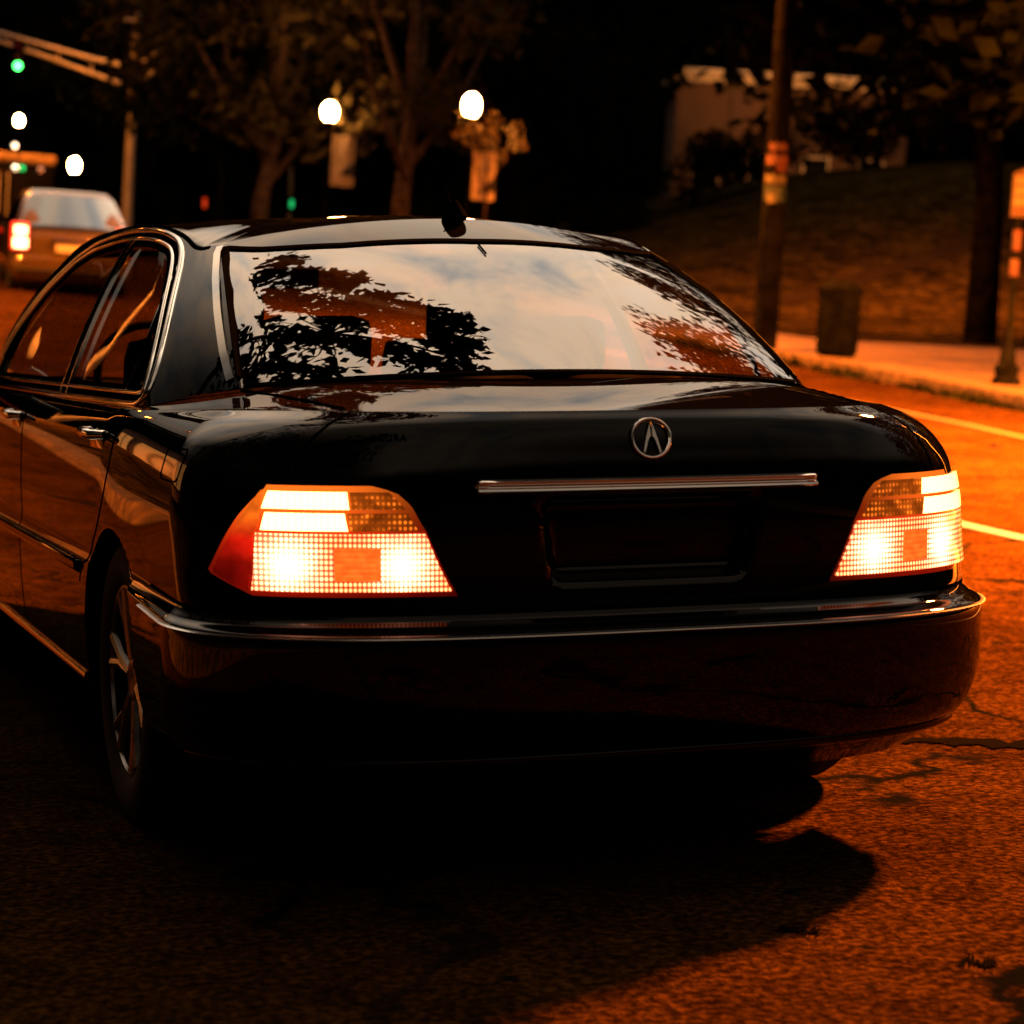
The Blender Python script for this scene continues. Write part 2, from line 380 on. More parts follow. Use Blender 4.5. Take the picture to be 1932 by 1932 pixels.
rd_edge = np.interp(cz, [.0, .55, .557, .63, .752, .816, .88, .97], [1.47, 1.47, 1.42, 1.308, 1.171, 1.123, 1.10, 1.09])
rdoor = solid & (ck > 1.4) & (cyy > rd_edge) & (cyy < 2.50); fdoor = solid & (ck > 1.4) & (cyy >= 2.50) & (cyy < 3.58 )
body = solid & ~(bump_r | bump_f | lid | rdoor | fdoor)
emit('body', Pr, nr, body, M['paint'], sedan)
emit('rear_bumper', Pr, nr, bump_r, M['paint'], sedan); emit('front_bumper', Pr, nr, bump_f, M['paint'], sedan)
for sd in (-1, 1):
    for nm, mk, hy, kk in (('rear_door', rdoor, 1.30, 1.62), ('front_door', fdoor, 2.66, 1.3)):
        d = emit(nm, Pr, nr, mk, M['paint'], sedan, (sd,))
        h = MB(); x0 = S(1.3, 10.4)[0]
        h.tube([(sd * (x0 + .004), hy - .09, .884), (sd * (x0 + .030), hy - .07, .885), (sd * (x0 + .034), hy, .886), (sd * (x0 + .030), hy + .07, .887), (sd * (x0 + .004), hy + .09, .888)], [.010, .012, .013, .012, .010], 10)
        h.box((sd * (x0 + .002), hy, .872), (.012, .15, .045), bev=.004)
        h.build('handle', M['chrome'], d)
# ---- deck, bonnet (cap)
us = np.r_[np.zeros(0), np.linspace(0, 1, 150)]
ff = np.sin(TR * math.pi / 2)
def edge13(y):
    a = sst(.15, 1.25, y); b = sst(3.6, 4.75, y); r = ROWS[-1]
    return (r[1] * (1 - a) + r[5] * a) * (1 - b) + r[7] * b, (r[0] * (1 - a) + r[4] * a) * (1 - b) + r[6] * b
r13 = ROWS[-1]
yr = r13[2] + r13[3] * (1 - np.sqrt(np.clip(1 - ff ** 3.4, 0, 1))); yf = L - r13[8] - r13[9] * (1 - np.sqrt(np.clip(1 - ff ** 2.6, 0, 1)))
Y = yr[:, None] + (yf - yr)[:, None] * us[None]; Wd, Ze = edge13(Y); X = ff[:, None] * Wd
yp = Y - yr[:, None]; bul = .068 * (yp / .52) / (1 + (yp / .52) ** 6) ** (1 / 6.); bulf = .06 * sst(0, .55, yf[:, None] - Y)
blend = sst(2.4, 3.4, Y); Z = Ze + (bul * (1 - blend) + bulf * blend) * (1 - ff[:, None] ** 6) * 1.0
CP = np.stack([X, Y, Z], -1); ga = np.gradient(CP, axis=0); gb = np.gradient(CP, axis=1); cn = unit(np.cross(ga, gb)); cn[cn[..., 2] < 0] *= -1; cn[0, :, 0] = 0; cn = unit(cn)
# shared normals along the lid edge
lipn = unit(n[:len(TR), -1] * .5 + cn[:, 0] * .5)
cc = .25 * (CP[:-1, :-1] + CP[1:, :-1] + CP[:-1, 1:] + CP[1:, 1:])
gp = GB[:, :2]
def inpoly(x, y, poly):
    r = np.zeros(x.shape, bool); px, py = poly[:, 0], poly[:, 1]; j = len(poly) - 1
    for i in range(len(poly)):
        c = ((py[i] > y) != (py[j] > y)) & (x < (px[j] - px[i]) * (y - py[i]) / (py[j] - py[i] + 1e-12) + px[i]); r ^= c; j = i
    return r
qq = np.linspace(0, 14, 200); gbp = np.stack([f(qq) for f in _gb[:2]], -1); gpoly = np.r_[gbp * [1, 1], [(-.01, 4.12), (-.01, .60)]]
cgl = (gpoly - [0, 2.3]) * [.955, .975] + [0, 2.3]
hole = inpoly(cc[..., 0], cc[..., 1], cgl)
lidc = ~hole & (cc[..., 1] < 1.0) & (cc[..., 0] < np.interp(cc[..., 1], [.1, .285, .80, 1.2], [.575, .575, .664, .60]))
hood = ~hole & (cc[..., 1] > 3.75) & (cc[..., 0] < .70)
rest = ~hole & ~lidc & ~hood
emit('quarter_panel', CP, cn, rest, M['paint'], sedan)
emit('bonnet', CP, cn, hood, M['paint'], sedan)
# trunk lid = rear face + deck in one mesh
lo = emit('tmp_a', Pr, nr, lid, M['paint'], None); lc = emit('tmp_b', CP, cn, lidc, M['paint'], None)
def joinraw(name, objs, m, parent):
    V = []; Fc = []; NN = []
    for o in objs:
        me = o.data; b = len(V); V += [v.co[:] for v in me.vertices]; NNl = [None] * len(me.vertices)
        for p in me.polygons:
            for li in p.loop_indices: NNl[me.loops[li].vertex_index] = me.loops[li].normal[:]
            Fc.append([x + b for x in p.vertices])
        NN += [x or (0, 0, 1) for x in NNl]; bpy.data.objects.remove(o)
    return mesh(name, V, Fc, m, parent, True, NN)
trunk = joinraw('trunk_lid', [lo, lc], M['paint'], sedan)
# rolled lip between the rear face and the deck
lv = []; lf = []
# ---- greenhouse
DLO = np.array([(5.16, .48), (5.185, .60), (5.26, .755), (5.545, .888), (6.0, .938), (6.53, .958), (7.26, .962), (7.96, .956), (8.6, .935), (9.05, .86), (9.4, .71), (9.62, .48), (9.76, .25), (9.8, .05), (9.75, .018), (7.86, .014), (6.9, .013), (6.12, .012), (5.763, .035), (5.37, .185), (5.20, .364)])
def vtop(q): return np.interp(q, [0, .19, 1.1, 2.0, 2.6, 3.0, 3.3], [.775, .778, .795, .865, .92, .955, .965])
qs = np.unique(np.r_[np.linspace(0, 3, 61), np.linspace(3, 5, 40), np.linspace(5, 10.4, 216), np.linspace(10.4, 14, 50)])
wv = np.r_[np.linspace(0, 1, 56), np.linspace(1.04, 2, 10)]
Q, Wv = np.meshgrid(qs, wv, indexing='ij'); VT = vtop(Q); Vv = np.where(Wv <= 1, Wv * VT, VT + (Wv - 1) * (1 - VT))
def Gc(q, v): return G(q, v)
GP, gn = spt(G, np.clip(Q, .004, 13.996), np.clip(Vv, .002, .998)); GP = G(Q, Vv); gn = outward(GP, gn, np.array([0, 2.3, .9])); gn[0, :, 0] = 0; gn[-1, :, 0] = 0; gn = unit(gn)
qc = .5 * (qs[:-1] + qs[1:])[:, None] + 0 * wv[None, :-1]; vc = .25 * (Vv[:-1, :-1] + Vv[1:, :-1] + Vv[:-1, 1:] + Vv[1:, 1:]); wc = np.broadcast_to(.5 * (wv[:-1] + wv[1:])[None], qc.shape)
isr = (qc < 3) & (wc < 1); iswd = (qc > 11.05) & (wc < .985); isd = inpoly(qc, vc, DLO) & (qc > 5) & (qc < 10)
emit('roof_pillars', GP, gn, ~(isr | iswd | isd), M['paint'], sedan)
emit('rear_window', GP, gn, isr, M['rglass'], sedan); emit('windscreen', GP, gn, iswd, M['wglass'], sedan)
for sd in (-1, 1):
    bq = lambda v: np.interp(v, [.029, .92], [7.66, 7.40]); dv = lambda v: np.interp(v, [.044, .63], [6.42, 5.63])
    qtr = isd & (qc < dv(vc)); rg = isd & ~qtr & (qc < bq(vc)); fg = isd & (qc >= bq(vc))
    off = GP - gn * .010
    emit('quarter_glass', off, gn, qtr, M['sglass'], sedan, (sd,)); emit('rear_side_window', off, gn, rg, M['sglass'], sedan, (sd,)); emit('front_side_window', off, gn, fg, M['sglass'], sedan, (sd,))
# roof skin
ring = G(qs, np.ones_like(qs)); lam = np.linspace(1, 0, 26); cenr = np.array([0, 2.25, 1.440])
RP = np.zeros((len(qs), len(lam), 3))
for j, l_ in enumerate(lam):
    RP[:, j, 0] = ring[:, 0] * l_; RP[:, j, 1] = 2.25 + (ring[:, 1] - 2.25) * l_; RP[:, j, 2] = cenr[2] + (ring[:, 2] - cenr[2]) * l_ ** 2.3
ga = np.gradient(RP, axis=0); gb = np.gradient(RP, axis=1); rn = unit(np.cross(ga, gb)); rn[rn[..., 2] < 0] *= -1; rn[:, -1] = (0, 0, 1); rn[0, :, 0] = 0; rn[-1, :, 0] = 0; rn = unit(rn)
bl = gn[:, -1]; rn[:, 0] = unit(rn[:, 0] * .7 + bl * .3); rn[0, :, 0] = 0
emit('roof', RP, rn, np.ones((len(qs) - 1, len(lam) - 1), bool), M['paint'], sedan)
# rubber surround of the rear window, roof gutters
seam('window_seal', [(.001, vtop(.001)), (.6, vtop(.6)), (1.1, vtop(1.1)), (1.6, vtop(1.6)), (2., vtop(2.)), (2.4, vtop(2.4)), (2.75, .935), (2.95, .95), (3.0, .9), (3.0, .6), (3.0, .3), (3.0, .05)], .020, sedan, surf=G, off=.004, m=M['trimblack'])
seam('window_seal', [(.001, .006), (1, .006), (2, .006), (2.95, .008)], .010, sedan, surf=G, off=.003, m=M['trimblack'])
seam('roof_gutter', [(3.7, .985), (4.2, .975), (4.8, .97), (5.5, .985), (7, .992), (9, .992), (9.9, .98)], .012, sedan, surf=G, off=.002, m=M['trimblack'])
seam('pillar_sky_streak', [(3.22, .04), (3.30, .2), (3.34, .45), (3.34, .7), (3.28, .9), (3.15, .965)], .018, sedan, surf=G, off=.006, m=M['darkchrome'])  # added reflective strip standing in for the pale sky streak along the pillar
# chrome frame of the side windows
def frame(inset, w, off, m, name, sides=(-1, 1)):
    if len(sides) == 2: return [frame(inset, w, off, m, name, (sd,)) for sd in sides]
    c = np.array([7.4, .5]); D = np.r_[DLO, DLO[:1]]
    # smooth closed curve in real space
    t = np.r_[0, np.cumsum(np.linalg.norm(np.diff(G(D[:, 0], D[:, 1]), axis=0), axis=1))]; tt = np.linspace(0, t[-1], 180)
    q = np.stack([np.interp(tt, t, D[:, 0]), np.interp(tt, t, D[:, 1])], -1)
    for _ in range(3): q[1:-1] = (q[:-2] + 2 * q[1:-1] + q[2:]) / 4; q[0] = q[-1] = (q[-2] + 2 * q[0] + q[1]) / 4
    P, n = spt(G, q[:, 0], q[:, 1]); n = outward(P, n, np.array([0, 2.3, .9])); T = unit(np.roll(P, -1, 0) - np.roll(P, 1, 0)); B = unit(np.cross(n, T))
    cen = G(7.4, .5); s = np.sign(np.sum(B * (cen - P), -1, keepdims=True)); B = B * np.sign(s.sum()); P = P + B * inset
    V = []; Fc = []; pr = [(-w / 2, -.010), (-w / 2, off * .55), (-w / 5, off), (w / 5, off), (w / 2, off * .55), (w / 2, -.010)]
    for sd in sides:
        b = len(V)
        for i in range(len(P)):
            for a, h in pr: V.append((P[i] + B[i] * a + n[i] * h) * [sd, 1, 1])
        for i in range(len(P) - 1):
            for j in range(5): Fc.append([b + i * 6 + j, b + i * 6 + j + 1, b + (i + 1) * 6 + j + 1, b + (i + 1) * 6 + j])
    return mesh(name, V, Fc, m, sedan, True, angle=60)
frame(-.004, .016, .007, M['chrome'], 'window_frame'); frame(.011, .016, .002, M['trimblack'], 'window_rubber'); frame(.024, .011, .006, M['chrome'], 'window_frame'); frame(.036, .014, .0, M['trimblack'], 'window_rubber')
seam('pillar_trim', [(7.63, .02), (7.38, .93)], .011, sedan, surf=G, off=.006, m=M['chrome']); seam('pillar_trim', [(7.76, .02), (7.50, .93)], .011, sedan, surf=G, off=.006, m=M['chrome']); seam('door_pillar', [(7.695, .02), (7.44, .94)], .045, sedan, surf=G, off=.002, m=M['trimblack'])
seam('divider_bar', [(6.42, .03), (6.02, .33), (5.62, .64), (5.36, .84)], .022, sedan, surf=G, off=.0, m=M['trimblack']); seam('divider_bar', [(6.46, .03), (6.06, .33), (5.66, .64), (5.40, .84)], .006, sedan, surf=G, off=.002, m=M['chrome'])
# ---- shut lines
kk = lambda z, s: float(np.interp(z, S(np.full(200, s), np.linspace(0, NK, 200))[:, 2], np.linspace(0, NK, 200)))
def sk(y, z):
    s = 1.2
    for _ in range(6): k = kk(z, s); s = float(s_at_y(np.array(y), k))
    return s, k
seam('door_gap', [sk(1.085, .93), sk(1.10, .88), sk(1.123, .816), sk(1.171, .752), sk(1.308, .63), sk(1.418, .557), sk(1.46, .52)], .006, sedan)
seam('door_gap', [sk(2.52, .93), sk(2.51, .75), sk(2.50, .55), sk(2.49, .30)], .006, sedan); seam('door_gap', [sk(3.60, .93), sk(3.60, .6), sk(3.57, .30)], .006, sedan)
seam('lid_gap', [(.597, 12.9), (.598, 12.257), (.60, 11.2), (.602, 10.0)], .006, sedan)
seam('bumper_gap', [(.0, 7.0), (.3, 7.0), (.6, 6.95), (.9, 6.9), (s_at_y(.66, 6.9), 6.9)], .007, sedan)
# fuel door
fd = [sk(.47, .82), sk(.59, .82), sk(.60, .83), sk(.60, .885), sk(.47, .885), sk(.46, .875), sk(.46, .83), sk(.47, .82)]
seam('fuel_door_gap', fd, .0035, sedan, sides=(-1,))
# deck shut line
def capline(pts, w, name, sides=(-1, 1)):
    if len(sides) == 2: return [capline(pts, w, name, (sd,)) for sd in sides]
    V = []; Fc = []; pts = np.array(pts)
    for sd in sides:
        b = len(V)
        for i, (x, y, z) in enumerate(pts):
            for a, h in ((-w / 2, -.004), (-w / 2, .0015), (w / 2, .0015), (w / 2, -.004)): V.append((sd * (x + a), y, z + h))
        for i in range(len(pts) - 1):
            for j in range(3): Fc.append([b + i * 4 + j, b + i * 4 + j + 1, b + (i + 1) * 4 + j + 1, b + (i + 1) * 4 + j])
    mesh(name, V, Fc, M['seam'], sedan, False)
ys = np.linspace(.285, .79, 26); xs_ = np.interp(ys, [.285, .80], [.575, .664])
def capz(x, y):
    d = (CP[..., 0] - x) ** 2 + (CP[..., 1] - y) ** 2; i, j = np.unravel_index(d.argmin(), d.shape); w_ = 0; z_ = 0
    for a in (-1, 0, 1):
        for b_ in (-1, 0, 1):
            ii, jj = min(max(i + a, 0), CP.shape[0] - 1), min(max(j + b_, 0), CP.shape[1] - 1); ww = 1 / (d[ii, jj] + 1e-5); w_ += ww; z_ += ww * CP[ii, jj, 2]
    return z_ / w_
capline([(a, b, capz(a, b) + .001) for a, b in zip(xs_, ys)], .007, 'lid_gap')
# ---- bumper strip, side mouldings, sill trim
se = float(s_at_y(.66, 4.8))
patch('bumper_strip', S, strip(-0., se, 4.62, 5.02, 90, 6), np.array([.001, .006, .009, .009, .006, .001])[None, :] * np.ones((90, 1)), M['chromes'], sedan)
a, b = float(s_at_y(1.475, 5.1)), float(s_at_y(3.60, 5.1))
patch('side_moulding', S, strip(a, b, 4.98, 5.42, 60, 5), np.array([.004, .012, .016, .012, .004])[None] * np.ones((60, 1)), M['chrome'], sedan)
patch('side_moulding', S, strip(a, b, 3.9, 4.97, 60, 7), np.array([.002, .012, .013, .013, .013, .014, .012])[None] * np.ones((60, 1)), M['paint'], sedan)
patch('sill_trim', S, strip(a, b, 1.30, 1.75, 50, 5), np.array([.001, .010, .013, .010, .001])[None] * np.ones((50, 1)), M['chrome'], sedan)
# lower lip of the rear bumper
patch('bumper_lip', S, strip(0, .92, .85, 1.25, 70, 5), np.array([.0, .007, .009, .007, .0])[None] * np.ones((70, 1)), M['paint'], sedan)
# garnish over the plate: two ridges with a groove
pr = np.array([0, .012, .017, .016, .007, .006, .007, .016, .017, .012, 0]); kb = np.linspace(9.66, 10.02, 11)
sA = np.linspace(-0, .279, 60); SKg = np.stack(np.meshgrid(sA, kb, indexing='ij'), -1); taper = np.clip((.279 - sA) / .006, 0, 1) ** .5
for i, q in enumerate(taper): SKg[i, :, 1] = 9.84 + (kb - 9.84) * (.35 + .65 * q)
offg = pr[None] * (.25 + .75 * taper[:, None])
endm = sst(.235, .262, sA)[:, None]; offg = offg * (1 - endm) + np.maximum(offg, .015 * np.minimum(1, pr / .012)[None] * (.25 + .75 * taper[:, None])) * endm
patch('chrome_garnish', S, SKg, offg, M['chromes'], trunk)
# ---- emblem: ring with a caliper shaped A
ez, ek = .912, 11.39; ep, en = spt(S, np.array(.001), np.array(ek)); ep = ep * [0, 1, 1]; en = unit(outward(ep, en, CEN) * [0, 1, 1])
up = unit(np.array([0, 0, 1.]) - en * en[2]); rt = np.array([1., 0, 0])
def EP(x, y, h): return ep + rt * x + up * y + en * h
em = MB(); rg_ = []
for i in range(49):
    th = 2 * math.pi * i / 48; rg_.append(EP(.041 * math.cos(th), .039 * math.sin(th), .006))
em.tube(rg_, [.0026 + .0012 * abs(math.cos(2 * math.pi * i / 48)) for i in range(49)], 8, False)
def prism(mb, pts, h0, h1, ridge=True):
    n_ = len(pts); c_ = np.mean(pts, 0); V = [EP(x, y, h0) for x, y in pts] + [EP(x * .8 + c_[0] * .2, y * .8 + c_[1] * .2, h1) for x, y in pts]
    Fc = [tuple(range(n_, 2 * n_))] + [(i, (i + 1) % n_, n_ + (i + 1) % n_, n_ + i) for i in range(n_)]; mb.add(V, Fc)
for sg in (-1, 1):
    prism(em, [(sg * .0012, .036), (sg * .0075, .018), (sg * .0135, -.002), (sg * .0215, -.0335), (sg * .0165, -.0335), (sg * .0085, -.008), (sg * .0035, .002), (sg * .0006, .004)], .001, .009)
em.build('emblem', M['chromes'], trunk, angle=30)
# small dark badge letters
def text(s_, size, name, m, parent, mtx, ext=.002):
    cu = bpy.data.curves.new(name, 'FONT'); cu.body = s_; cu.size = size; cu.extrude = ext; cu.align_x = 'CENTER'; cu.align_y = 'CENTER'; cu.space_character = 1.15
    to = bpy.data.objects.new(name, cu); COL.objects.link(to); bpy.context.view_layer.update(); me = bpy.data.meshes.new_from_object(to.evaluated_get(bpy.context.evaluated_depsgraph_get())); bpy.data.objects.remove(to)
    me.materials.clear(); me.materials.append(m); me.transform(mtx); o = bpy.data.objects.new(name, me); COL.objects.link(o); o.parent = parent; return o
bp_, bn_ = spt(S, np.array(.449), np.array(11.5)); bp_ = bp_ * [-1, 1, 1]; bn_ = outward(bp_, bn_ * [-1, 1, 1], CEN); bt = unit(np.cross(np.array([0, 0, 1.]), bn_)); bt = bt if bt[0] > 0 else -bt; bu = np.cross(bn_, bt); bu = bu if bu[2] > 0 else -bu
mt = Matrix(((bt[0], bu[0], bn_[0], bp_[0] + bn_[0] * .003), (bt[1], bu[1], bn_[1], bp_[1] + bn_[1] * .003), (bt[2], bu[2], bn_[2], bp_[2] + bn_[2] * .003), (0, 0, 0, 1)))
text('ACURA', .019, 'badge_lettering', M['trimblack'], trunk, mt, .0015)
# ---- tail lamps
def lampmat(name, kind):
    m = bpy.data.materials.new(name); m.use_nodes = True; t = m.node_tree; b = t.nodes['Principled BSDF']
    b.inputs['Base Color'].default_value = (.25, .01, .005, 1); b.inputs['Roughness'].default_value = .12; b.inputs['Coat Weight'].default_value = 1
    uv = N(t, 'ShaderNodeUVMap'); uv.uv_map = 'uv'; sp = N(t, 'ShaderNodeSeparateXYZ'); t.links.new(uv.outputs[0], sp.inputs[0]); u, v = sp.outputs[0], sp.outputs[1]
    if kind == 'white':
        dd = MATH(t, 'ABSOLUTE', MATH(t, 'SUBTRACT', MATH(t, 'FRACT', MATH(t, 'MULTIPLY', u, 90.)), .5))
        st = MATH(t, 'SUBTRACT', 9., MATH(t, 'MULTIPLY', dd, 3.)); b.inputs['Emission Color'].default_value = (1, .42, .12, 1); t.links.new(st, b.inputs['Emission Strength']); b.inputs['Base Color'].default_value = (.6, .3, .1, 1)
    elif kind == 'dots':
        P_ = 118.
        fu = MATH(t, 'SUBTRACT', MATH(t, 'FRACT', MATH(t, 'MULTIPLY', u, P_)), .5); fv = MATH(t, 'SUBTRACT', MATH(t, 'FRACT', MATH(t, 'MULTIPLY', v, P_ * .78)), .5)
        r_ = MATH(t, 'SQRT', MATH(t, 'ADD', MATH(t, 'MULTIPLY', fu, fu), MATH(t, 'MULTIPLY', fv, fv)))
        dot = SMOOTH(t, r_, .50, .22)
        def bulb(c, wd, hh, zc=.672):
            a = MATH(t, 'DIVIDE', MATH(t, 'SUBTRACT', u, c), wd); q = MATH(t, 'DIVIDE', MATH(t, 'SUBTRACT', v, zc), hh)
            return MATH(t, 'EXPONENT', MATH(t, 'MULTIPLY', MATH(t, 'ADD', MATH(t, 'MULTIPLY', a, a), MATH(t, 'MULTIPLY', q, q)), -1.))
        hot = MATH(t, 'ADD', bulb(.715, .055, .06), bulb(.51, .055, .055))
        nz_ = N(t, 'ShaderNodeTexNoise'); nz_.inputs['Scale'].default_value = 26; t.links.new(uv.outputs[0], nz_.inputs[0])
        lv_ = MATH(t, 'ADD', .35, MATH(t, 'MULTIPLY', hot, 1.6)); lv_ = MATH(t, 'MULTIPLY', lv_, SMOOTH(t, nz_.outputs[0], .3, .7, .45, 1.45))
        st = MATH(t, 'ADD', MATH(t, 'MULTIPLY', MATH(t, 'MULTIPLY', dot, 4.6), MATH(t, 'ADD', lv_, .25)), MATH(t, 'ADD', MATH(t, 'MULTIPLY', MATH(t, 'POWER', hot, 2.), 4.5), .75))
        col = MIX(t, dot, (1, .085, .008), (1, .30, .10)); t.links.new(MIX(t, MATH(t, 'MINIMUM', hot, 1.), col, (1, .36, .2)), b.inputs['Emission Color']); t.links.new(st, b.inputs['Emission Strength'])
    elif kind == 'rect':
        dd = MATH(t, 'ABSOLUTE', MATH(t, 'SUBTRACT', MATH(t, 'FRACT', MATH(t, 'MULTIPLY', v, 92.)), .5))
        nq = N(t, 'ShaderNodeTexNoise'); nq.inputs['Scale'].default_value = 45; t.links.new(uv.outputs[0], nq.inputs[0]); t.links.new(MATH(t, 'MULTIPLY', MATH(t, 'ADD', 1.15, MATH(t, 'MULTIPLY', dd, .7)), SMOOTH(t, nq.outputs[0], .3, .7, .8, 1.25)), b.inputs['Emission Strength']); b.inputs['Emission Color'].default_value = (1, .13, .012, 1)
    elif kind == 'amber':
        fu = MATH(t, 'SUBTRACT', MATH(t, 'FRACT', MATH(t, 'MULTIPLY', u, 100.)), .5); fv = MATH(t, 'SUBTRACT', MATH(t, 'FRACT', MATH(t, 'MULTIPLY', v, 84.)), .5)
        r_ = MATH(t, 'SQRT', MATH(t, 'ADD', MATH(t, 'MULTIPLY', fu, fu), MATH(t, 'MULTIPLY', fv, fv))); nq = N(t, 'ShaderNodeTexNoise'); nq.inputs['Scale'].default_value = 30; t.links.new(uv.outputs[0], nq.inputs[0])
        t.links.new(MATH(t, 'ADD', MATH(t, 'MULTIPLY', SMOOTH(t, u, .45, .64, .06, .42), SMOOTH(t, nq.outputs[0], .3, .7, .5, 1.5)), MATH(t, 'MULTIPLY', SMOOTH(t, r_, .42, .12), SMOOTH(t, nq.outputs[0], .45, .66, .1, 1.6))), b.inputs['Emission Strength']); b.inputs['Emission Color'].default_value = (1, .17, .01, 1); b.inputs['Base Color'].default_value = (.20, .03, .004, 1)
    elif kind == 'glow':
        t.links.new(MATH(t, 'MULTIPLY', SMOOTH(t, v, .66, .82, .16, 1.2), SMOOTH(t, u, .46, .66, .18, 1.)), b.inputs['Emission Strength']); t.links.new(RAMP(t, SMOOTH(t, v, .70, .82), [(0., (1, .03, .003)), (1., (1, .17, .012))]), b.inputs['Emission Color'])
    elif kind == 'side':
        t.links.new(RAMP(t, SMOOTH(t, v, .715, .775), [(0., (1, .014, .004)), (1., (1, .16, .008))]), b.inputs['Emission Color'])
        nz_ = N(t, 'ShaderNodeTexNoise'); nz_.inputs['Scale'].default_value = 22; t.links.new(uv.outputs[0], nz_.inputs[0])
        t.links.new(MATH(t, 'MULTIPLY', MATH(t, 'MULTIPLY', SMOOTH(t, v, .63, .78, .16, 1.0), SMOOTH(t, u, .86, .76, .30, 1.)), SMOOTH(t, nz_.outputs[0], .3, .7, .6, 1.4)), b.inputs['Emission Strength'])
    return m
LM = {k: lampmat('lens_' + k, k) for k in ('white', 'dots', 'rect', 'amber', 'glow', 'side')}
xz = lambda P, SK: np.stack([P[..., 0], P[..., 2]], -1)
def area(kl, inner, outer, n_=30, m_=14):
    ks = np.linspace(kl[0], kl[1], m_); si = np.interp(ks, *zip(*inner)); so = np.interp(ks, *zip(*outer))
    t = np.linspace(0, 1, n_)[:, None]; s_ = si[None] * (1 - t) + so[None] * t; return np.stack([s_, np.broadcast_to(ks[None], s_.shape)], -1)
INN = [(7.6, .303), (8.98, .353), (9.46, .378), (9.75, .408), (9.86, .45)]; OUT = [(7.58, .684), (8.08, .809), (9.24, .714), (9.83, .655)]
for sd in (-1, 1):
    lamp_ = patch('tail_lamp', S, area((7.57, 9.88), INN, OUT, 40, 26), .004, LM['glow'], sedan, (sd,), xz)
    a0, a1 = (.492, .652) if sd < 0 else (.540, .775)
    def q_(nm, kl, si, so, mm, off=.008): return patch(nm, S, area(kl, [(kl[0], si[0]), (kl[1], si[1])], [(kl[0], so[0]), (kl[1], so[1])], 36, 14), off, LM[mm], lamp_, (sd,), xz, .001)
    ix = lambda k: float(np.interp(k, *zip(*INN))) + .012
    for kl in ((9.40, 9.74), (8.99, 9.33)):
        o1 = a1 if sd < 0 else .79
        q_('indicator_lens', kl, (a0 - .008, a0), (o1 + .005, o1 - .004), 'white', .009)
        q_('reflector_lens', kl, (ix(kl[0]), ix(kl[1])), (a0 - .012, a0 - .004), 'amber', .007)
    osd = (.683, .668) if sd < 0 else (.80, .79)
    q_('brake_lens', (7.70, 8.93), (ix(7.7) - .006, ix(8.93) - .009), osd, 'dots', .009)
    ra = (.429, .510) if sd < 0 else (.466, .540)
    q_('reflector_plate', (7.97, 8.66), (ra[0], ra[0]), (ra[1], ra[1]), 'rect', .0115)
    if sd < 0:
        ks_ = (7.71, 9.76); inn = [(7.71, .692), (8.95, .674), (9.0, .664), (9.76, .660)]; out = [(7.71, .71), (8.08, .792), (9.24, .702), (9.76, .664)]
        patch('side_lens', S, area(ks_, inn, out, 20, 24), .007, LM['side'], lamp_, (sd,), xz, .001)
# ---- wheels
for wy in WY:
    for sd in (-1, 1):
        wh = thing('wheel', None, None, (sd * .775, wy, .327)); wh.parent = sedan; wh.rotation_euler = (0, R(90) * sd, R(3 * (wy > 2)) * 0)
        # local z = outward
        t = MB(); t.lathe([(.215, -.095), (.24, -.105), (.285, -.110), (.315, -.098), (.327, -.075), (.327, .070), (.318, .090), (.295, .104), (.26, .108), (.225, .098), (.214, .088)], 64)
        t.build('tyre', M['rubber'], wh, angle=50)
        r_ = MB(); r_.lathe([(.214, -.09), (.205, -.06), (.195, 0), (.198, .05), (.205, .082), (.216, .092), (.219, .086)], 64); r_.lathe([(.19, .01), (.06, .03), (0, .03)], 40)
        r_.build('rim', M['under'], wh)
        s_ = MB(); s_.lathe([(.207, .078), (.212, .094), (.219, .093), (.222, .086)], 64); s_.lathe([(.062, .04), (.06, .075), (.045, .084), (.03, .083), (0, .080)], 32)
        for i in range(6):
            th = 2 * math.pi * i / 6 + .3
            for dl in (-.16, .16):
                p0 = Vector((.05 * math.cos(th), .05 * math.sin(th), .070)); p1 = Vector((.13 * math.cos(th + dl * .35), .13 * math.sin(th + dl * .35), .078)); p2 = Vector((.21 * math.cos(th + dl), .21 * math.sin(th + dl), .084))
                s_.tube([p0, p1, p2], [.017, .014, .015], 8)
        s_.build('spokes', M['alloy'], wh)
    for sd in (-1, 1):
        l_ = MB(); V = []; Fc = []
        for i in range(25):
            th = math.pi * i / 24
            for x_ in (.60, .885): V.append((sd * x_, wy + (WR + .004) * math.cos(th), WZ + (WR + .004) * math.sin(th)))
        for i in range(24): Fc.append((2 * i, 2 * i + 1, 2 * i + 3, 2 * i + 2))
        for i in range(25): V.append((sd * .60, wy + WR * math.cos(math.pi * i / 24), WZ - .05))
        for i in range(24): Fc.append((2 * i, 2 * i + 2, 50 + i + 1, 50 + i))
        l_.add(V, Fc); l_.build('wheel_liner', M['under'], sedan)
u_ = MB(); u_.box((0, 2.5, .24), (1.30, 4.4, .06), bev=.02); u_.box((0, 1.1, .3), (1.5, .1, .1)); u_.box((0, 3.99, .3), (1.5, .1, .1)); u_.box((.0, .42, .265), (.62, .36, .10), bev=.04); u_.build('underbody', M['under'], sedan)
ex = MB(); ex.tube([(.50, .80, .27), (.50, .34, .265)], .028, 20); ex.build('exhaust_pipe', M['alloy'], sedan)
